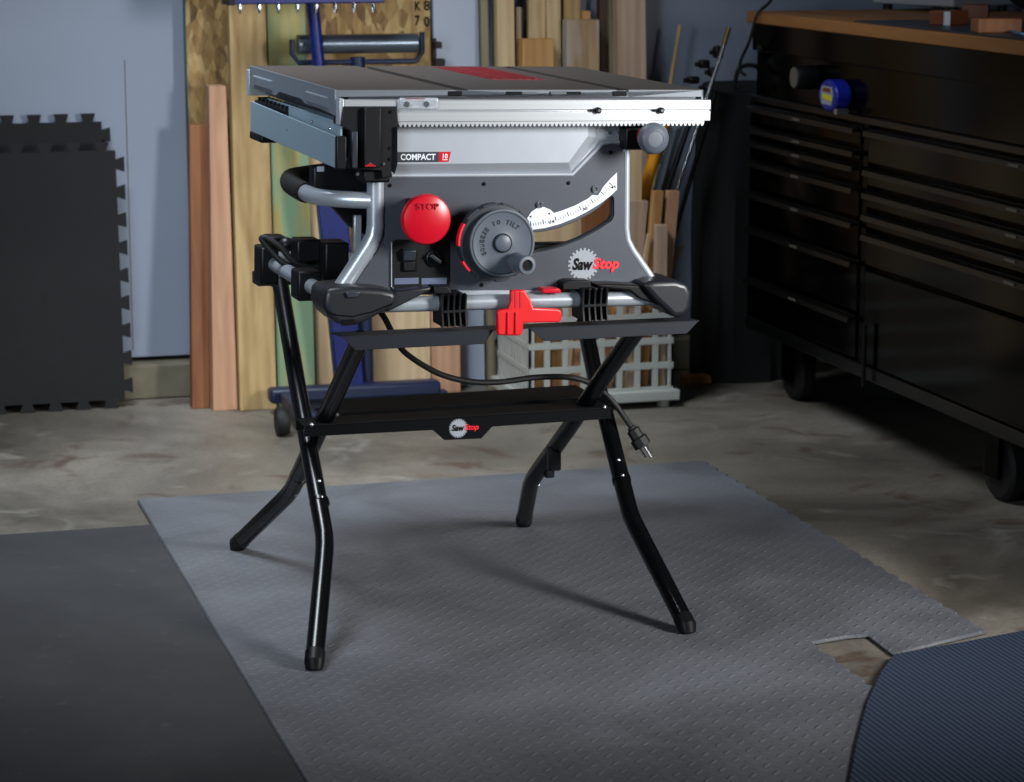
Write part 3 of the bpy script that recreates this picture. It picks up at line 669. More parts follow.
w = [chp(745, 75, CX-.03), chp(740, 70, CX-.03), chp(741, 60, CX-.02), chp(750, 40, CX-.03), chp(757, 15, CX-.024), chp(768, 4, CX+.01), chp(777, -8, CX+.05)]
MB().tube(w, .004, 8, 6).build('cable', 'rubber', label='black cable looping over the far corner of the chest', cat='cable')
# ================================================================== STAND
yaw = math.radians(2.5)
PVp = un(I4, 313, 438, 1, 4.2)
ST = MX.Translation((PVp.x, 4.2, 0)) @ MX.Rotation(yaw, 4, 'Z')
pz = (ST.inverted() @ PVp).z
fA = un(ST, 313.5, 673, 2, tz); rB = un(ST, 236, 547, 2, tz); fA2 = un(ST, 691, 635, 2, tz); rB2 = un(ST, 523, 525, 2, tz)
yA = (fA.y+fA2.y)/2; yB = (rB.y+rB2.y)/2
def legplane(yf):
    p = V((0, yf, tz)); u = V((0, -yf, pz-tz)); n = V((0, u.z, -u.y)).normalized(); return p, n
pA, nA = legplane(yA); pB, nB = legplane(yB)
stand = thing('folding_stand', 'black folding tubular steel stand with splayed legs under the saw', 'saw stand', MX.Translation(ST @ V((.33, 0, 0))))
R = .0155
def leg(path, pl, joint, dots, lab, tops=0):
    p, n = pl; pts = [unp(ST, x, y, p, n) for x, y in path]
    d = (pts[-2]-pts[-1]).normalized(); end = pts[-1]+V((0, 0, 0))
    k = (tz+.012-end.z)/d.z; end = end+d*k
    pts[-1] = end
    q = [pts[0]]
    for i in range(1, len(pts)-1):
        a, b, c = pts[i-1], pts[i], pts[i+1]
        q += [b+(a-b)*.22, b+(a-b)*.08+(c-b)*.0+((c-b)*.01), b+(c-b)*.08+((a-b)*.01), b+(c-b)*.22] if (a-b).angle(b-c) > .02 else [b]
    q.append(pts[-1])
    o = MB(ST).tube(q, R, 18).build('leg', 'tube', stand)
    dn = (pts[-1]-pts[-2]).normalized(); base = pts[-1]
    cap = MB(ST); b0 = base-dn*.018; b1 = V((base.x, base.y, tz+.0003))+dn*V((1, 1, 0)).length*0
    cap.tube([b0, base+dn*.002, V((base.x+dn.x*.006, base.y+dn.y*.006, tz+.0004))], [R+.001, R+.001, R-.002], 18).build('foot_cap', 'plastic', o)
    j = unp(ST, *joint, p, n); jd = (unp(ST, joint[0], joint[1], p, n)-pts[0]).normalized()
    MB(ST).tube([j-jd*.004, j+jd*.004], R+.0016, 18).build('coupling', 'tube', o)
    for x, y in dots:
        c = unp(ST, x+1, y+7, p, n); v = (ST.inverted() @ CAM-c); v = (v-jd*v.dot(jd)).normalized()
        MB(ST).ball(c+v*(R-.001), .0042, seg=10).build('snap_button', 'chrome', o)
    return o, pts
LA1, pa1 = leg([(279, 276), (296.5, 380), (312.8, 470), (325.5, 541), (313.4, 672)], (pA, nA), (319.5, 503), [(319, 480), (321.5, 496)], '')
LA2, pa2 = leg([(584, 322), (594.5, 373), (607, 421), (621.5, 480), (631, 517), (691, 634)], (pA, nA), (621.5, 480), [(619, 459), (623, 474.5)], '')
LB1, pb1 = leg([(361, 338), (334, 398), (313, 444), (291, 492), (235.5, 546)], (pB, nB), (299, 476), [(298, 481)], '')
LB2, pb2 = leg([(638, 328), (607.6, 370.7), (569.5, 427), (531, 481), (523, 525)], (pB, nB), (548, 459), [(541, 473)], '')
# lever latch on the rear right leg
c = unp(ST, 550, 452, pB, nB); v = (ST.inverted() @ CAM-c).normalized()
MB(ST).box(c.x-.012, c.x+.012, c.y-.03, c.y-.013, c.z-.03, c.z+.016).build('release_lever', 'plastic', LB2, bev=.003)
c = unp(ST, 544, 470, pB, nB)
MB(ST).box(c.x-.006, c.x+.012, c.y-.028, c.y-.012, c.z-.01, c.z+.012).build('release_lever', 'plastic', LB2, bev=.003)
# top tray bars
yT = pb1[0].y-.028
def sp(px, py, y=None): return un(ST, px, py, 1, yT if y is None else y)
tray = MB(ST).prism([sp(*q) for q in ((342, 336.3), (355.5, 350.4), (484.5, 344), (494, 329.9))], (0, .003, 0)).prism([sp(*q) for q in ((529, 328.2), (545, 341.2), (687, 333.6), (699, 320.6))], (0, .003, 0)).build('front_tray', 'black', stand, bev=.0006)
q = [sp(341.5, 336.2), sp(699, 320.5)]
MB(ST).prism([q[0], q[1], q[1]+V((-.004, .042, .0)), q[0]+V((-.008, .042, 0))], (0, 0, -.0015)).build('tray_lip', 'black', tray)
xr0, xr1 = pa1[0], pa2[0]
MB(ST).box(xr0.x-.045, xr1.x+.09, xr0.y-.02, xr0.y+.03, xr0.z-.015, xr0.z+.008).build('rear_tray', 'black', stand, bev=.002)
q = unp(ST, 262, 274, pA, nA)
# side rails that join the two top bars
for px in (0, 1):
    A = V((pb1[0].x if not px else pb2[0].x, yT+.01, 0)); B = V(((xr0.x if not px else xr1.x), xr0.y, 0)); 
# lower trays
yL = -.085
tf = [un(ST, *q, 1, yL) for q in ((304.5, 425.5), (304.5, 437), (433, 430.2), (444.5, 440.3), (481.5, 438.7), (492.5, 426.8), (611.5, 418.8), (611, 407))]
lt = MB(ST).prism(tf, (0, .003, 0)).build('lower_front_tray', 'tube', stand, bev=.0015)
a, b = tf[0], tf[-1]
MB(ST).prism([a, b, b+V((0, .062, 0)), a+V((0, .062, 0))], (0, 0, -.003)).build('tray_lip', 'trayblk', lt)
MB(ST).prism([a+V((0, .060, 0)), b+V((0, .060, 0)), b+V((0, .060, -.02)), a+V((0, .060, -.02))], (0, .003, 0)).build('tray_web', 'trayblk', lt)
for p_ in (a+V((.012, -.002, -.008)), b+V((-.012, -.002, -.008))): MB(ST).ball(p_+V((0, .001, .009)), .004, seg=10).build('bolt', 'chrome', lt)
zR = un(ST, 336, 412, 1, .02).z
ra_ = [un(ST, *q, 2, zR) for q in ((330, 412.5), (600, 397.5), (596, 386), (342, 397.5))]
ra_ = [V((ra_[0].x+.015, .012, zR)), V((ra_[1].x, .012, zR)), V((ra_[1].x, (ra_[2].y+ra_[3].y)/2, zR)), V((ra_[0].x+.015, (ra_[2].y+ra_[3].y)/2, zR))]
rt_ = MB(ST).prism(ra_, (0, 0, -.003)).build('lower_rear_tray', 'trayblk', stand, bev=.001)
MB(ST).prism([ra_[0], ra_[1], ra_[1]+V((0, 0, -.022)), ra_[0]+V((0, 0, -.022))], (0, .003, 0)).build('tray_lip', 'tube', rt_, bev=.0014)
MB(ST).prism([ra_[3], ra_[2], ra_[2]+V((0, 0, -.022)), ra_[3]+V((0, 0, -.022))], (0, -.003, 0)).build('tray_lip', 'trayblk', rt_)
# emblem on the lower tray
def emblem(frame, y, gx, gy, gr, sx0, sy, sx1, mid, hpx, parent, dark, slope=0):
    c = un(frame, gx, gy, 1, y); e = un(frame, gx+gr, gy, 1, y); r = (e-c).length
    g = MB(frame).prism(gear(c.x, c.z, y, r), (0, -.0007, 0)).build('saw_blade_mark', 'gearwhite', parent)
    h = hpx*r/gr
    A, B, C_ = un(frame, sx0, sy, 1, y), un(frame, mid, sy+slope*(mid-sx0), 1, y), un(frame, sx1, sy+slope*(sx1-sx0), 1, y)
    mb = MB(frame); text(mb, 'Saw', (A.x, A.z), (B.x, B.z), h, y-.0011, .2, .04); mb.build('lettering', dark, parent, plabel='dark Saw lettering')
    mb = MB(frame); text(mb, 'Stop', (B.x, B.z-h*.16), (C_.x, C_.z-h*.16), h*1.16, y-.0014, .2, .04 if gr > 12 else .015); mb.build('lettering', 'redbright', parent, plabel='red Stop lettering')
emblem(ST, yL, 458.3, 428.2, 9.3, 451.3, 431.2, 478.3, 464.2, 6.3, lt, 'ink', -.04)
# finned cradle clips and red latch on the top tray
def clip(x0, x1, y0, y1, par=stand):
    a = sp(x0, y0, yT-.012); b = sp(x1, y1, yT-.012)
    o = MB(ST).box(a.x, b.x, yT-.002, yT+.05, b.z, a.z).build('cradle_clip', 'plastic', par, bev=.003)
    mb = MB(ST); n = 4; w = (b.x-a.x)
    for i in range(n+1):
        x = a.x+w*i/n
        mb.prism([V((x-.0014, yT-.014, b.z+.002)), V((x-.0014, yT-.002, b.z)), V((x-.0014, yT-.002, a.z)), V((x-.0014, yT-.012, a.z-.002)), V((x-.0014, yT-.008, (a.z+b.z)/2))], (.0028, 0, 0))
    mb.box(a.x, b.x, yT-.009, yT-.002, (a.z+b.z)/2-.003, (a.z+b.z)/2+.001)
    mb.build('fin', 'plastic', o)
clip(443, 466.5, 295, 327); clip(584, 607.5, 289, 321)
# ================================================================== SAW
O = fl(518, 89.7, .905)
TAU = math.radians(1.3)
SW = MX.Translation(O) @ MX.Rotation(math.radians(2), 4, 'Z') @ MX.Rotation(TAU, 4, 'Y')
saw = thing('table_saw', 'silver and graphite portable table saw with a red stop paddle, on the stand', 'table saw', SW)
def s(px, py, y): return un(SW, px, py, 1, y)
def sz(px, py, z): return un(SW, px, py, 2, z)
def sx(px, py, x): return un(SW, px, py, 0, x)
def SP(lst, y): return [s(a, b, y) for a, b in lst]
t0, t1, t2, t3 = sz(337, 89.7, 0), sz(700, 89.7, 0), sz(572, 65.5, 0), sz(250, 65.2, 0)
TX0, TX1 = (t0.x+t3.x)/2, (t1.x+t2.x)/2; TD = .64
print('table', TX0, TX1, TD, t0, t1, t2, t3)
YR = -.028
zte = s(518, 96.8, 0).z
# table with two slots
def slotx(p, q): 
    return sz(*p, 0), sz(*q, 0)
m1 = (sz(360, 65, 0), sz(461, 90, 0)); m2 = (sz(503, 65.8, 0), sz(622, 90, 0))
sl = [((m[0].x+m[1].x)/2) for m in (m1, m2)]
print('slots', [[tuple(round(c, 3) for c in p) for p in m] for m in (m1, m2)])
hw_ = .0105
xs = [TX0, sl[0]-hw_, sl[0]+hw_, sl[1]-hw_, sl[1]+hw_, TX1]
zs_ = -.012
tt = MB(SW)
prof = [V((xs[0], .003, 0)), V((xs[1], .003, 0)), V((xs[1], .003, zs_)), V((xs[2], .003, zs_)), V((xs[2], .003, 0)), V((xs[3], .003, 0)), V((xs[3], .003, zs_)), V((xs[4], .003, zs_)), V((xs[4], .003, 0)), V((xs[5], .003, 0)), V((xs[5], .003, zte)), V((xs[0], .003, zte))]
tt.prism(prof, (0, TD-.003, 0))
top = tt.build('table_top', 'top', saw)
def fpx(x): return x
prof2 = [V((p.x, 0, p.z if p.z > zs_-.001 else p.z)) for p in prof]
MB(SW).prism([V((xs[0], 0, -.0008)), V((xs[1], 0, -.0008)), V((xs[1], 0, zs_)), V((xs[2], 0, zs_)), V((xs[2], 0, -.0008)), V((xs[3], 0, -.0008)), V((xs[3], 0, zs_)), V((xs[4], 0, zs_)), V((xs[4], 0, -.0008)), V((xs[5], 0, -.0008)), V((xs[5], 0, zte)), V((xs[0], 0, zte))], (0, .0032, 0)).build('front_edge', 'edge', top)
MB(SW).box(TX0+.02, TX1-.012, .004, TD-.03, -.05, zte+.001).build('table_ribs', 'dark_grey', top)
for k in range(2):
    MB(SW).box(sl[k]-hw_, sl[k]+hw_, .001, TD, zs_, zs_+.001).build('miter_slot', 'edge', top)
    a = s(448 if k == 0 else 612.5, 91.2, 0); b = s(462 if k == 0 else 626.5, 96, 0)
    MB(SW).box(a.x, b.x, -.0012, .002, b.z, a.z).build('slot_opening', 'ink', top, bev=.001)
for k, (x0, x1) in enumerate(((506, 522), (549.5, 581))):
    a, b = s(x0, 91.6, 0), s(x1, 94.6, 0)
    MB(SW).box(a.x, b.x, -.0012, .002, b.z, a.z).build('edge_slot', 'ink', top, bev=.001)
for x0, x1, in ((522, 537), (550.5, 566)):
    a, b = s(x0, 91.9, 0), s(x1, 94.2, 0)
    MB(SW).box(a.x, b.x, -.0018, .001, b.z, a.z).build('tool_shank', 'chrome', top)
ins = [sz(*q, 0) for q in ((436, 67.5), (446, 66.2), (477, 66.2), (547, 79.8), (491, 79.8))]
xa = (ins[0].x+ins[4].x)/2; xb = (ins[2].x+ins[3].x)/2
MB(SW).box(xa, xb, ins[4].y, min(ins[2].y, TD-.03), -.002, .0006).build('throat_plate', 'redi', top, bev=.0004)
for k in range(6):
    if k != 2: MB(SW).box(xa+(xb-xa)*(.06+k*.155), xa+(xb-xa)*(.09+k*.155), ins[4].y+.01, min(ins[2].y, TD-.03)-.01, .0004, .0014).build('plate_ridge', 'redi', top)
MB(SW).box(xa+(xb-xa)*.38, xa+(xb-xa)*.44, ins[4].y+.03, min(ins[2].y, TD-.03)-.03, .0004, .0009).build('blade_slot', 'redi', top)
# left skirt of the table, with two embossed panels
ZS = sx(337, 116, TX0).z
b3 = sx(250, 98, TX0)
print('skirt', ZS, b3)
skx = TX0-.003
def spt(px, py, x=skx): return sx(px, py, x)
pk = [V((skx, 0, 0)), V((skx, 0, ZS)), V((skx, TD*.15, ZS+.004)), V((skx, TD*.32, ZS+.004)), V((skx, TD*.36, ZS+.010)), V((skx, TD*.62, ZS+.010)), V((skx, TD*.66, ZS+.002)), V((skx, TD, ZS+.002)), V((skx, TD, 0))]
sk = MB(SW).prism(pk, (.003, 0, 0)).build('table_skirt', 'wing', saw, bev=.0008)
for u0, u1 in ((.06, .30), (.70, .94)):
    MB(SW).prism([V((skx, TD*u0, ZS*.78)), V((skx, TD*u1, ZS*.78)), V((skx, TD*u1, ZS*.36)), V((skx, TD*u0, ZS*.36))], (0, 0, 0),
                 top=[V((skx-.004, TD*u0+.006, ZS*.74)), V((skx-.004, TD*u1-.006, ZS*.74)), V((skx-.004, TD*u1-.006, ZS*.40)), V((skx-.004, TD*u0+.006, ZS*.40))]).build('embossed_panel', 'wing', sk)
MB(SW).box(TX1-.003, TX1, 0, TD, ZS, -.0005).build('table_skirt', 'wing', saw)
# front rail
rz0, rz1 = s(520, 100.2, YR).z, s(520, 121.3, YR).z
rx0, rx1 = s(341.5, 100, YR).x, s(711, 100, YR).x
hgt = rz0-rz1
g = [(0, 0), (0, .45), (.0018, .48), (.0018, .52), (0, .55), (0, 1)]
mb = MB(SW); pr = [V((rx0, YR+d, rz0-hgt*t)) for d, t in g]+[V((rx0, -.004, rz1)), V((rx0, -.004, rz0))]
rail = mb.prism(pr, (rx1-rx0, 0, 0)).build('front_rail', 'alu', saw, bev=.0006)
MB(SW).box(rx1, rx1+.0015, YR, -.004, rz0-hgt*.62, rz0-hgt*.4).build('end_notch', 'ink', rail)
kx0, kx1 = s(399, 124, YR).x, s(705, 124, YR).x
kz0, kz1, kz2 = s(520, 121.5, YR).z, s(520, 123.9, YR).z, s(520, 126.6, YR).z
pts = [V((kx0, YR+.003, kz0)), V((kx1, YR+.003, kz0))]; nt = 70; pw = (kx1-kx0)/nt; low = []
for i in range(nt): low += [V((kx0+pw*(i+.08), YR+.003, kz1)), V((kx0+pw*(i+.35), YR+.003, kz2)), V((kx0+pw*(i+.65), YR+.003, kz2)), V((kx0+pw*(i+.92), YR+.003, kz1))]
MB(SW).prism(pts+low[::-1], (0, .012, 0)).build('gear_rack', 'alu', saw)
MB(SW).box(kx0, kx1, YR+.016, -.004, kz2, kz0).build('rack_backing', 'ink', saw)
for px in (597.5, 660.5):
    c = s(px, 110.3, YR)
    b = MB(SW).cyl(c, c+V((0, -.006, 0)), .0052, 14).build('rail_bolt', 'ink', rail)
    MB(SW).box(c.x-.013, c.x-.002, YR-.004, YR, c.z-.0022, c.z+.0022).build('bolt_arm', 'ink', b)
    MB(SW).cyl(c+V((.001, -.006, 0)), c+V((.001, -.0068, 0)), .0024, 10).build('bolt_socket', 'chrome', b)
a, b = s(398.5, 97.5, YR), s(437.5, 108.5, YR)
cur = MB(SW).box(a.x, b.x, YR-.006, YR-.001, b.z, a.z).build('fence_cursor', 'clear', saw, bev=.003, seg=3)
for px in (406.5, 426.5):
    c = s(px, 104.2, YR-.006); MB(SW).lathe([(.0052, 0), (.0045, .002), (.002, .0024), (0, .0016)], c, (0, -1, 0), 18).build('screw', 'chrome', cur)
a, b = s(404, 98, YR), s(424, 98.9, YR); MB(SW).box(a.x, b.x, YR-.0065, YR-.006, b.z, a.z).build('pointer_line', 'redi', cur)
# rear rail
MB(SW).box(TX0-.004, TX1+.01, TD+.002, TD+.024, -.055, -.008).build('rear_rail', 'alu', saw, bev=.001)
MB(SW).box(TX0+.03, TX0+.033, .02, .5, -.11, -.035).build('inner_rail', 'bluesteel', saw, bev=.0006)
# stowed rip fence under the left side
FX = TX0-.018
fa, fb, fc, fd = sx(337, 137, FX), sx(337, 169, FX), sx(250.5, 101, FX), sx(250.5, 131, FX)
print('fence', fa, fb, fc, fd)
fy0, fy1 = fa.y, fc.y; fzt = (fa.z+fc.z)/2; fzb = (fb.z+fd.z)/2
fen = MB(SW).prism([fa, fb, V((FX, fy1, fd.z)), V((FX, fy1, fc.z))], (.003, 0, 0)).build('rip_fence', 'bluesteel', saw, bev=.0008)
MB(SW).box(FX+.018, FX+.021, fy0+.05, fy1-.06, fzb+.004, fzt+.014).build('fence_inner_wall', 'bluesteel', fen)
MB(SW).box(FX+.003, FX+.018, fy0+.01, fy1-.01, fzb+.01, fzb+.013).build('fence_web', 'bluesteel', fen)
for q in ((310, 122.5), (328, 129.5)): 
    c = sx(*q, FX); MB(SW).ball(c+V((.003, 0, .001)), .003, seg=10).build('rivet', 'chrome', fen)
c = sx(287, 130, FX); MB(SW).ball(c, .0022, (.4, 1, 1), 10).build('rivet', 'chrome', fen)
a = s(338.5, 136, fy0); b = s(345.5, 169, fy0)
MB(SW).box(FX-.002, b.x, fy0-.006, fy0+.006, b.z, a.z).build('fence_end_cap', 'plastic', fen, bev=.002)
MB(SW).box(FX-.001, FX+.03, fy1-.09, fy1+.004, fd.z-.014, fd.z+.001).build('fence_tail', 'plastic', fen, bev=.003)
a = sx(262, 97, FX+.025); b = sx(286, 108, FX+.025)
mb = MB(SW); mb.box(FX+.012, FX+.034, b.y-.05, a.y, a.z-.024, a.z-.005)
for i in range(8): yv = b.y-.05+(a.y-b.y+.05)*i/8; mb.box(FX+.012, FX+.034, yv, yv+.006, a.z-.006, a.z+.002)
mb.build('fence_toothed_block', 'plastic', fen)
# bracket at the left end of the rail
BR = SP([(343.5, 106.5), (397.5, 106.5), (398.5, 127), (391.5, 128.5), (391.5, 176.5), (382, 179), (381, 171), (350, 169), (350, 131), (340.5, 125.5), (341.5, 118)], YR-.006)
brk = MB(SW).prism(BR, (0, .05, 0)).build('end_bracket', 'plastic', saw, bev=.0015)
a, b = s(363, 107.5, YR-.006), s(379, 167, YR-.006)
MB(SW).box(a.x, b.x, YR-.016, YR-.004, b.z, a.z).build('bracket_rib', 'plastic', brk, bev=.002)
a, b = s(351, 131, YR-.006), s(357, 168, YR-.006); MB(SW).box(a.x, b.x, YR-.011, YR-.004, b.z, a.z).build('bracket_rib', 'dark_grey', brk, bev=.002)
mb = MB(SW)
for i, h in enumerate((.2, .45, .7, .45, .2)):
    a, b = s(365+2.2*i, 166.5, YR-.0162), s(366.8+2.2*i, 166.5-5.5*h, YR-.0162); mb.box(a.x, b.x, YR-.0168, YR-.016, a.z, b.z)
mb.build('red_mark', 'redd', brk)
for q, m in (((391, 112), 'ink'), ((383.5, 164), 'chrome'), ((357.5, 174), 'chrome'), ((390, 159), 'ink'), ((390, 148), 'ink')):
    c = s(*q, YR-.006); MB(SW).lathe([(.003, 0), (.0026, .002), (0, .0022)], c, (0, -1, 0), 12).build('screw', m, brk)
a, b = s(364, 170, YR), s(391, 183, YR); MB(SW).box(a.x, b.x, YR+.004, YR+.055, b.z, a.z).build('bracket_foot', 'plastic', brk, bev=.004)
a, b = s(340, 98.5, YR-.003), s(343.5, 125, YR-.003); MB(SW).box(a.x-.001, b.x, YR-.004, YR+.02, b.z, a.z).build('rail_end_cap', 'alu', rail, bev=.001)
# body casting
PY = .02
hs = SP([(391, 124), (626, 124), (629, 133), (630, 152), (622, 152), (617, 145), (603.5, 145), (572.5, 177), (391, 178.5)], PY)
hous = MB(SW).prism(hs, (0, .012, 0)).build('housing', 'silver', saw, bev=.0012)
base_ = SP([(394.5, 124.5), (601, 124.5), (598.5, 137.5), (572, 173.2), (394.5, 174.8)], PY)
base_ = SP([(394.5, 124.5), (598, 124.5), (598, 138), (571.5, 172.8), (394.5, 174.8)], PY)
tp_ = SP([(397.5, 124.5), (588, 124.5), (588, 136), (568.5, 162.5), (397.5, 164.2)], PY-.014)
hp_ = MB(SW).prism(base_, (0, 0, 0), top=tp_).build('raised_panel', 'silver', hous, ang=12)
rim = SP([(391.5, 175.6), (572.6, 174.2), (602.5, 143.5), (612, 141.5), (623, 143)], PY-.002)
MB(SW).tube(rim, .0036, 10).build('casting_rim', 'silver', hous)
bg = PY-.0142
bd = MB(SW).prism(SP([(397.3, 152), (439, 151.8), (439, 162), (397.3, 162.2)], bg), (0, -.0006, 0)).build('badge', 'dark_grey', saw, plabel='dark badge with white COMPACT lettering')
rd = MB(SW).prism(SP([(438.8, 151.8), (450.8, 151.7), (448.4, 161.8), (438.8, 162)], bg), (0, -.0007, 0)).build('badge_tail', 'red', bd, plabel='red end of the badge reading 10')
mb = MB(SW); a, b = s(400.3, 160.1, bg), s(435.3, 159.9, bg); text(mb, 'COMPACT', (a.x, a.z), (b.x, b.z), 6.0*abs(b.x-a.x)/35, bg-.001, 0, .025); mb.build('lettering', 'white', bd)
mb = MB(SW); a, b = s(442.5, 158.4, bg), s(447.3, 158.4, bg); text(mb, '10', (a.x, a.z), (b.x, b.z), 4.6*abs(b.x-a.x)/4.8, bg-.001, 0, .02)
a, b = s(442.2, 160, bg), s(447.6, 159.3, bg); mb.box(a.x, b.x, bg-.0012, bg-.0006, a.z, b.z); mb.build('numerals', 'white', bd)
for px in (610, 619): 
    c = s(px, 132.5, PY); MB(SW).lathe([(.0035, 0), (.003, .0015), (0, .0018)], c, (0, -1, 0), 12).build('screw', 'chrome', hous)
# front plate with the curved opening
PF = PY-.003
outl = SP([(384.8, 177), (572, 176), (602.5, 145), (606, 144), (617, 144), (621, 146), (624, 152), (624.5, 236), (631, 252), (654, 286), (640, 291.5), (352, 293), (353, 287), (379, 249), (384.8, 236)], PF)
hole = SP([(529, 232.5), (545, 230.8), (560, 227), (575, 221.3), (590, 213.5), (600, 206.5), (608.5, 197.5), (612.5, 195.5), (614.3, 198.5), (614.3, 216), (611.5, 221), (598, 230), (580, 239.5), (562, 246.5), (547, 250.5), (529, 253.5)], PF)
plate = MB(SW).prism(outl, (0, .003, 0), holes=[hole]).build('front_plate', 'plate', saw)
hin = [(p+V((0, 0, 0))) for p in hole]
MB(SW).prism([p+V((0, .0031, 0)) for p in hin], (0, .001, 0)).bm.free()
mb = MB(SW); mid_ = hin
rimv = []
mb.tube([p+V((0, .012, 0)) for p in hole], .0001, 3).bm.free()
mb = MB(SW); A_ = [mb.bm.verts.new(p+V((0, .003, 0))) for p in hole]; B_ = [mb.bm.verts.new(p+V((0, .02, 0))) for p in hole]
for i in range(len(A_)): mb.face([A_[i], A_[(i+1) % len(A_)], B_[(i+1) % len(A_)], B_[i]])
ho = mb.build('opening_lip', 'dark_grey', plate); so = ho.modifiers.new('solid', 'SOLIDIFY'); so.thickness = .0015
for q in ((390, 185.5), (484, 184), (568.5, 183), (481.5, 285), (610.5, 152.5)):
    c = s(*q, PF); MB(SW).lathe([(.0034, 0), (.0028, .0018), (.0012, .002), (0, .0008)], c, (0, -1, 0), 14).build('screw', 'ink', plate)
for q in ((539.5, 204.5), (595, 188.8)):
    c = s(*q, PF); MB(SW).lathe([(.0062, 0), (.0062, .003), (.005, .0045), (.003, .0045), (.0028, .002), (0, .002)], c, (0, -1, 0), 18).build('hex_bolt', 'chrome', plate)
# bevel scale
up_ = [(519, 228), (526.5, 219), (531, 212), (537, 208), (544, 207), (550, 209.5), (554, 213), (562, 210.5), (575, 205.5), (588, 198.5), (592, 195), (598, 195.5), (603, 187), (610, 179), (616.8, 172.5)]
lo_ = [(616.8, 189.5), (610, 196), (600, 203.5), (588, 211), (575, 217.8), (560, 223.8), (545, 228), (530, 230), (519, 230)]
sc_ = MB(SW).prism(SP(up_+lo_, PF-.0002), (0, -.0008, 0)).build('bevel_scale', 'white', plate, plabel='white curved angle scale with black tick marks')
mb = MB(SW)
import bisect
def arcp(t):
    L = [(530, 225.3), (545, 223), (560, 218.8), (575, 212.6), (590, 204.5), (603, 195), (613, 184)]
    f_ = t*(len(L)-1); i = min(int(f_), len(L)-2); u = f_-i; d = V((L[i+1][0]-L[i][0], L[i+1][1]-L[i][1])).normalized()
    return V((L[i][0]+(L[i+1][0]-L[i][0])*u, L[i][1]+(L[i+1][1]-L[i][1])*u)), d
for i in range(36):
    p, d = arcp(i/36+.01); n_ = V((d.y, -d.x)); ln = 4.6 if i % 5 == 0 else 2.6; wd = .42 if i % 5 == 0 else .25
    q = p-n_*.8
    c = [q+d*-wd, q+d*wd, q+d*wd+n_*ln, q-d*wd+n_*ln]; mb.prism(SP([tuple(v) for v in c], PF-.001), (0, -.0002, 0))
for ch, x, y_ in (('15', 552, 224), ('30', 585, 210.8), ('45', 613.2, 189)):
    a, b = s(x-2.6, y_, PF), s(x+2.6, y_-1.5, PF); text(mb, ch, (a.x, a.z), (b.x, b.z), .0042, PF-.0013, .1, .02)
for x, y_ in ((530.5, 216.5), (549, 213.5)):
    mb.prism(SP([(x-1.5, y_), (x+1.2, y_-1.2), (x+.6, y_+1.4)], PF-.001), (0, -.0002, 0))
mb.build('tick_marks', 'ink', sc_)
emblem(SW, PF-.0001, 583.3, 264.3, 15.4, 572, 270.2, 618.5, 592.5, 11.6, plate, 'ink', -.004)
# red stop paddle
c0 = s(426.3, 219.5, -.034); r_ = (s(451, 219.5, -.034)-c0).length
pad = MB(SW).lathe([(r_*.86, -.012), (r_*.97, -.010), (r_, -.004), (r_*.985, .001), (r_*.93, .0045), (r_*.75, .0075), (r_*.45, .0098), (r_*.2, .0108), (0, .011)], c0, (0, -1, 0), 64).build('stop_paddle', 'red', saw)
MB(SW).box(c0.x-.022, c0.x+.022, -.024, PF, c0.z-.006, c0.z+.03).build('paddle_arm', 'plastic', pad, bev=.004)
mb = MB(SW); a, b = s(416.5, 209.5, -.04), s(438, 209.5, -.04); text(mb, 'STOP', (a.x, a.z), (b.x, b.z), .0105, c0.y-.0103, 0, .0, th=.0024); mb.build('lettering', 'redd', pad)
# switch panel
sw_ = [(394, 239.5), (447, 239.5), (449, 242), (449, 286.5), (446.5, 289), (394, 289), (391.5, 286.5), (391.5, 242)]
pn = MB(SW).prism(SP(sw_, PF), (0, -.003, 0)).build('switch_panel', 'plastic', saw, bev=.001)
mb = MB(SW); a = SP(sw_, PF-.003); mb.tube(a[4:]+[], .0008, 6); mb.build('panel_edge', 'silver', pn)
a, b = s(402, 250, PF), s(416, 271, PF); MB(SW).box(a.x, b.x, PF-.006, PF-.003, b.z, a.z).build('switch_bezel', 'ink', pn, bev=.001)
a, b = s(404, 248.5, PF-.012), s(415.5, 260, PF-.012); rk = MB(SW).prism([V((a.x, PF-.005, a.z)), V((a.x, PF-.016, a.z-.004)), V((a.x, PF-.012, b.z)), V((a.x, PF-.005, b.z-.004))], (b.x-a.x, 0, 0)).build('rocker_switch', 'dark_grey', pn, bev=.001)
a, b = s(404, 262, PF-.008), s(415, 270.5, PF-.008); MB(SW).box(a.x, b.x, PF-.009, PF-.005, b.z, a.z).build('rocker_guard', 'plastic', pn, bev=.001)
c = s(434, 258, PF-.003); ky = MB(SW).lathe([(.0145, 0), (.0138, .004), (.012, .005), (.011, .002), (0, .002)], c, (0, -1, 0), 28).build('key_switch', 'plastic', pn)
d_ = V((.0095, 0, -.0065)); n_ = V((.0018, 0, .0027)); k0 = c+V((0, -.002, 0))
MB(SW).hexa([k0-d_-n_, k0+d_-n_, k0+d_+n_, k0-d_+n_]+[q+V((0, -.011, 0)) for q in (k0-d_-n_, k0+d_-n_, k0+d_+n_, k0-d_+n_)]).build('key_grip', 'bumper', ky, bev=.0015)
for x0, x1 in ((394.5, 418.5), (421.5, 446.5)):
    a, b = s(x0, 278.2, PF-.003), s(x1, 283.8, PF-.003); MB(SW).box(a.x, b.x, PF-.0037, PF-.003, b.z, a.z).build('label_plate', 'greylabel', pn)
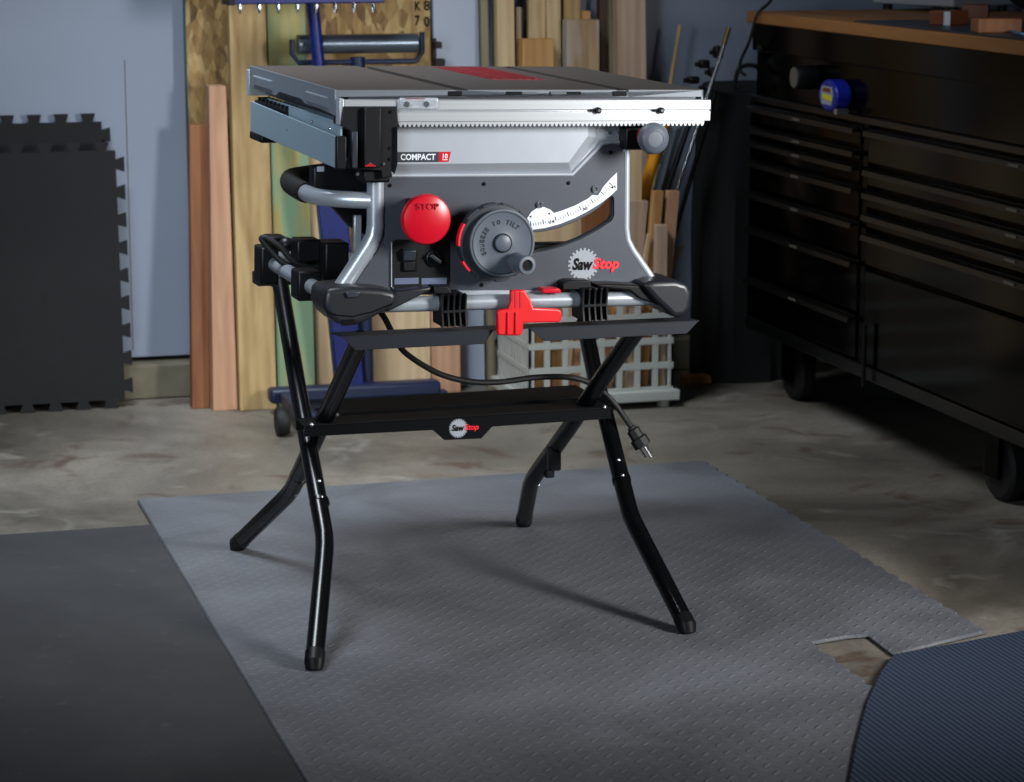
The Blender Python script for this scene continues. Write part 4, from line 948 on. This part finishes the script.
# hand wheel
ca = s(493.5, 241.5, -.012); rw = (s(530.5, 241.5, -.012)-ca).length*1.0
wb = MB(SW); nb = 64
wb.lathe([(rw*.8, -.006), (rw*.97, -.005), (rw, 0), (rw, .012), (rw*.96, .0165), (rw*.9, .017)], ca, (0, -1, 0), nb)
wh = wb.build('tilt_wheel', 'dark_grey', saw)
cf = s(502.5, 243, -.040); rf = (s(535, 243, -.04)-cf).length
sc = [(rf*.93, -.012), (rf*.97, -.008), (rf, -.002), (rf*.985, .0005), (rf*.94, .001), (rf*.9, .0005), (rf*.36, -.0010), (rf*.26, .0005), (rf*.255, .0022), (rf*.23, .005), (rf*.14, .007), (0, .0075)]
wf = MB(SW).lathe(sc, cf, (0, -1, 0), 64).build('wheel_face', 'grey_plastic', wh)
MB(SW).lathe([(rf*.26, 0), (rf*.285, 0), (rf*.285, .0016), (rf*.26, .0016), (rf*.26, 0)], cf+V((0, -.0002, 0)), (0, -1, 0), 40, False).build('hub_ring', 'ink', wf)
for a0_, a1_, e in ((150, 184, 0), (208, 226, 0)):
    mb = MB(SW); pts = []
    A = [math.radians(a0_+(a1_-a0_)*i/10) for i in range(11)]
    mb.prism([ca+V((rw*1.015*math.cos(t), -.002, rw*1.015*math.sin(t))) for t in A]+[ca+V((rw*.9*math.cos(t), -.002, rw*.9*math.sin(t))) for t in A[::-1]], (0, -.014, 0))
    mb.build('red_grip', 'redbright', wh)
for k in range(9):
    A = [math.radians(240+k*30+22*i/6) for i in range(7)]
    MB(SW).prism([ca+V((rw*1.02*math.cos(t), -.001, rw*1.02*math.sin(t))) for t in A]+[ca+V((rw*.92*math.cos(t), -.001, rw*.92*math.sin(t))) for t in A[::-1]], (0, -.015, 0)).build('rim_grip', 'dark_grey', wh, bev=.001)
MB(SW).lathe([(rf*.90, 0), (rf*.925, 0), (rf*.925, .0012), (rf*.90, .0012), (rf*.90, 0)], cf+V((0, -.0002, 0)), (0, -1, 0), 56, False).build('face_groove', 'dark_grey', wf)
mb = MB(SW); rt_r = rf*.63
def arc_txt(st, a0, a1):
    for i, ch in enumerate(st):
        if ch == ' ': continue
        t = math.radians(a0+(a1-a0)*i/(len(st)-1)); c = cf+V((rt_r*math.cos(t), 0, rt_r*math.sin(t))); tx = V((math.sin(t), 0, -math.cos(t))); hw2 = .0026 if ch != 'I' else .0008
        p0 = c-tx*hw2-V((math.cos(t), 0, math.sin(t)))*.0038; p1 = c+tx*hw2-V((math.cos(t), 0, math.sin(t)))*.0038
        text(mb, ch, (p0.x, p0.z), (p1.x, p1.z), .0076, cf.y-.0004, 0, .015, th=.001)
arc_txt('SQUEEZE', 208, 140); arc_txt('TO', 116, 102); arc_txt('TILT', 76, 46)
mb.build('lettering', 'dark_grey', wf)
h0 = s(514.5, 262, -.042); h1 = s(527, 265.3, -.088)
kn = MB(SW).lathe([(.0135, 0), (.0165, .006), (.0155, .016), (.013, .026), (.0145, .036), (.0155, .044), (.0145, .0485), (.0095, .049), (.0085, .044), (0, .044)], h0, (h1-h0), 36).build('crank_handle', 'grey_plastic', wh)
MB(SW).lathe([(.0085, 0), (.0085, .0015), (0, .0015)], h0+(h1-h0).normalized()*.0438, (h1-h0), 24).build('handle_bore', 'ink', kn)
# motor and inner bodies
zf = s(450, 290, .05).z
MB(SW).box(s(392, 200, .03).x, s(508, 200, .03).x, .035, .15, zf+.01, -.05).build('motor_body', 'plastic', saw, bev=.006)
a = s(540, 243.5, .3)
MB(SW).box(s(505, 243, .03).x, s(640, 243, .1).x-.02, .10, .13, zf+.004, un(SW, 545, 243.5, 1, .10).z).build('dust_pan', 'plastic', saw, bev=.004)
MB(SW).box(TX0+.2, TX1-.05, TD-.12, TD-.09, -.12, -.03).build('rear_casting', 'silver', saw, bev=.003)
mp_ = SP([(313, 166), (380, 166), (380, 243), (352, 228), (330, 204), (313, 190)], .12)
MB(SW).prism(mp_, (.0, .03, 0)).build('side_shroud', 'plastic', saw, bev=.004)
a, b = s(317, 166.5, .118), s(324, 171.5, .118); MB(SW).box(a.x, b.x, .117, .12, b.z, a.z).build('rating_label', 'gearwhite', saw)
a, b = s(353.5, 215, .10), s(361, 252, .10); MB(SW).box(a.x, b.x, .095, .105, b.z, a.z).build('inner_strut', 'tubesilver', saw, bev=.002)
# frame tubes
MB(SW).tube(SP([(375.5, 178), (375.5, 225), (374, 236), (369, 246), (352, 272), (340, 290)], .022), .0143, 18).build('frame_tube', 'tubesilver', saw)
MB(SW).tube(SP([(626, 140), (625.5, 228), (627, 240), (632, 250), (646, 270), (656, 285)], .026), .0068, 14).build('frame_tube', 'silver', saw)
# carry handle
hz_ = s(372, 200.5, .022).z
hpx = [(372, 200.5), (338, 199), (316, 196.5), (303, 191.5), (292, 185), (290, 180), (296, 177), (322, 173)]
hpt = [sz(px, py, hz_) for px, py in hpx]
MB(SW).tube(hpt[:4], .0138, 18, 5).build('carry_handle', 'tubesilver', saw)
MB(SW).tube([hpt[3]+(hpt[2]-hpt[3])*.25]+hpt[3:], .0172, 18, 5).build('handle_grip', 'rubber', saw)
# base rails
BY = 0.0
q0, q1 = s(350, 306.5, BY), s(664, 297.5, BY)
q0, q1 = s(372, 305, BY), s(640, 298.2, BY)
MB(SW).tube([q0+(q0-q1)*.1, q1+(q1-q0)*.08], .0128, 20).build('base_tube', 'tubesilver', saw)
zb_ = ((q0+q1)/2).z
MB(SW).prism(SP([(352, 291), (650, 290), (650, 294), (352, 295)], .012), (0, .012, 0)).build('base_flange', 'silver', saw)
lz = s(328, 297, .03).z
l0, l1 = sz(327, 295, lz), sz(266, 259, lz)
MB(SW).tube([l0, l1], .0128, 18).build('base_tube', 'tubesilver', saw)
print('side tube', l0, l1)
# right side tube mirrored to the back
rq = s(668, 297, .03); MB(SW).tube([rq, V((rq.x, l1.y, rq.z))], .0128, 14).build('base_tube', 'tubesilver', saw)
MB(SW).tube([V((l1.x, l1.y, l1.z)), V((rq.x, l1.y, rq.z))], .0128, 14).build('base_tube', 'tubesilver', saw)
# corner bumpers
bl_ = [(325, 292), (331, 289), (352, 287), (382, 289), (396, 292), (397, 299), (393, 308), (381, 314), (364, 323), (352, 326), (337, 324), (329, 317), (324, 307)]
bu = MB(SW).prism(SP(bl_, -.035), (0, .10, 0)).build('corner_bumper', 'bumper', saw, bev=.009, seg=4)
MB(SW).prism(SP([(396, 291), (432, 287), (430, 291), (390, 311), (385, 312)], -.02), (0, .03, 0)).build('bumper_arm', 'bumper', bu, bev=.003)
MB(SW).prism(SP([(345, 292), (361, 291), (358, 297), (347, 298)], -.0355), (0, -.004, 0)).build('bumper_pad', 'dark_grey', bu, bev=.002)
MB(SW).tube(SP([(326, 311), (336, 315), (352, 316.5), (372, 312), (392, 304)], -.0355), .0012, 6).build('bumper_seam', 'ink', bu)
MB(SW).prism(SP([(343, 320), (354, 319), (356, 325), (342, 326)], -.036), (0, .005, 0)).build('bumper_notch', 'ink', bu)
br_ = [(642, 284.5), (655, 281), (676, 280.5), (688, 284), (692, 292), (691, 308), (686, 316), (674, 318), (667, 311), (655, 300)]
bu = MB(SW).prism(SP(br_, -.035), (0, .10, 0)).build('corner_bumper', 'bumper', saw, bev=.009, seg=4)
MB(SW).prism(SP([(596, 284.5), (612, 284), (650, 286), (660, 306), (640, 299), (630, 291), (600, 288)], -.022), (0, .04, 0)).build('bumper_arm', 'plastic', bu, bev=.003)
MB(SW).prism(SP([(563, 283), (568, 280.5), (590, 280.5), (593, 290), (563, 290)], -.012), (0, .03, 0)).build('base_clamp', 'plastic', saw, bev=.002)
MB(SW).prism(SP([(434, 286), (448, 286), (453, 294), (434, 294)], -.012), (0, .03, 0)).build('base_clamp', 'plastic', saw, bev=.002)
MB(SW).prism(SP([(543, 289), (560, 288.5), (562, 293), (543, 293.5)], -.018), (0, .03, 0)).build('release_tab', 'red', saw, bev=.002)
# red latch of the stand, hooked over the base tube
lc = [(500, 310), (509, 309), (511, 300), (511, 290.5), (525, 290), (531, 300), (534, 308), (558, 309), (562, 311), (562, 320), (559, 322.5), (524, 323), (523, 334), (519, 336), (499, 335.5), (497.5, 333), (497.5, 312)]
yl_ = (SW.inverted() @ (ST @ V((.3, yT, .5)))).y-.014; print('latch', yl_)
la = MB(SW).prism(SP(lc, yl_), (0, .012, 0)).build('red_latch', 'redl', stand, bev=.003, seg=3)
for x in (507, 515):
    a, b = s(x, 312, yl_), s(x+1.4, 334, yl_); MB(SW).box(a.x, b.x, yl_-.003, yl_+.002, b.z, a.z).build('latch_rib', 'redl', la, bev=.0008)
for x in (514.5, 519.5):
    MB(SW).prism(SP([(x, 291.5), (x+1.6, 291.5), (x+2.2, 308), (x+.2, 308)], yl_-.0006), (0, .004, 0)).build('latch_gap', 'redd', la)
# rear cord-wrap blocks and side clamps
def blkpx(nm, x0, x1, y0_, y1_, yd, dep, m='plastic', bev=.004):
    a, b = s(x0, y0_, yd), s(x1, y1_, yd); return MB(SW).box(a.x, b.x, yd, yd+dep, b.z, a.z).build(nm, m, saw, bev=bev)
def at_side(u): return l0+(l1-l0)*u
yv = at_side(.30).y; blkpx('side_clamp', 298, 322, 272, 301, yv-.03, .055)
yv = at_side(.88).y; blkpx('side_clamp', 261, 279, 248, 285, yv-.02, .06)
blkpx('cord_hook', 268, 287, 237, 252, yv-.05, .05); blkpx('cord_hook', 297, 321, 240, 262, yv-.12, .05); blkpx('cord_hook', 325, 349, 243, 282, yv-.16, .06)
c = s(286, 245, yv-.05); MB(SW).ball(c, .014, (1, 1, 1), 18).build('cord_post', 'bumper', saw)
a = ST.inverted() @ (SW @ l1)
fp = [unp(ST, px, py, pA, nA) for px, py in ((252, 272), (277, 275), (277, 288), (264, 284))]
MB(ST).prism([V((p.x, xr0.y-.03, p.z)) for p in fp], (0, .03, 0)).build('corner_flange', 'black', stand, bev=.002)
# cord
yo = yv-.1
lp = [(330, 262), (308, 267), (285, 264), (272, 252), (263, 240), (268, 239), (280, 247), (293, 261), (318, 268), (334, 272)]
cp = SP(lp, yo)
for i, p in enumerate(cp): p.y += -.012*math.sin(i*1.1)
cord = MB(SW).tube(cp, .0052, 10, 6).build('power_cord', 'rubber', saw)
lp = [(292, 240), (299, 245), (304, 252), (300, 260), (330, 268), (345, 276)]
MB(SW).tube(SP(lp, yo+.02), .0048, 10, 6).build('cord_loop', 'rubber', cord)
w0 = [(372, 303, 4.08), (384, 317, 4.06), (398, 344, 4.08), (412, 358, 4.1), (440, 374, 4.12), (470, 381.5, 4.13), (500, 382, 4.14), (535, 377.5, 4.15), (565, 377, 4.16), (585, 381, 4.17), (602, 391, 4.18), (614, 403, 4.18), (625, 418, 4.17), (632, 428, 4.16)]
MB().tube([un(I4, a, b, 1, c_) for a, b, c_ in w0], .0052, 10, 6).build('cord_tail', 'rubber', cord)
p0 = un(I4, 631, 427, 1, 4.16); p1 = un(I4, 643, 446, 1, 4.15); ax = (p1-p0).normalized()
pg = MB().tube([p0, p0+(p1-p0)*.1, p0+(p1-p0)*.15, p0+(p1-p0)*.55, p0+(p1-p0)*.6, p1], [.008, .008, .0125, .0125, .0165, .0165], 8).build('plug', 'rubber', cord, bev=.001)
sd = ax.cross(V((0, 1, 0))).normalized()
for k in (-1, 1): MB().tube([p1+sd*.007*k, p1+sd*.007*k+ax*.02], .002, 6).build('prong', 'chrome', pg)
MB().tube([p1+V((0, -.008, 0)), p1+V((0, -.008, 0))+ax*.022], .0024, 8).build('prong', 'chrome', pg)
# lock knob at the right end of the rail
kc = s(653.5, 138.5, -.05); kr = (s(668.5, 138.5, -.05)-kc).length
kb = MB(SW).lathe([(kr*.7, -.014), (kr*.92, -.010), (kr, -.002), (kr*.97, .004), (kr*.8, .009), (kr*.5, .012), (kr*.47, .0112), (0, .012)], kc, (0, -1, 0), 36).build('lock_knob', 'grey_plastic', saw)
MB(SW).cyl(s(639.5, 136.5, -.035), s(650, 136.5, -.035), .0125, 20).build('knob_collar', 'red', kb)
blkpx('lock_mount', 626, 650, 127, 150, -.012, .05, 'plastic', .004)
# ================================================================== LIGHT
def area(name, loc, tgt, size, power, col=(1, 1, 1), spread=180):
    l = bpy.data.lights.new(name, 'AREA'); l.shape = 'RECTANGLE'; l.size, l.size_y = size; l.energy = power; l.color = col; l.spread = math.radians(spread)
    o = bpy.data.objects.new(name, l); COL.objects.link(o); o.location = loc
    o.rotation_euler = (V(tgt)-V(loc)).to_track_quat('-Z', 'Y').to_euler(); return o
area('softbox_right', (2.6, 2.4, 1.22), (1.2, 4.2, .45), (.42, .7), 14.5, (1, .99, .98), 75)
area('softbox_left', (-.5, 2.2, 1.2), (.9, 4.2, .6), (.5, .9), 3, (.8, .9, 1), 50)
area('ceiling_lamp', (.5, 4.5, 2.5), (1.0, 5.1, .2), (.7, .9), 19, (.84, .92, 1), 85)
wd = bpy.data.worlds.new('world'); SC.world = wd; wd.use_nodes = True
wd.node_tree.nodes['Background'].inputs[0].default_value = (.55, .6, .7, 1); wd.node_tree.nodes['Background'].inputs[1].default_value = .015
vs = SC.view_settings; SC.display_settings.display_device = 'sRGB'; vs.view_transform = 'Standard'; vs.look = 'None'; vs.exposure = 0; vs.gamma = 1; vs.use_curve_mapping = False
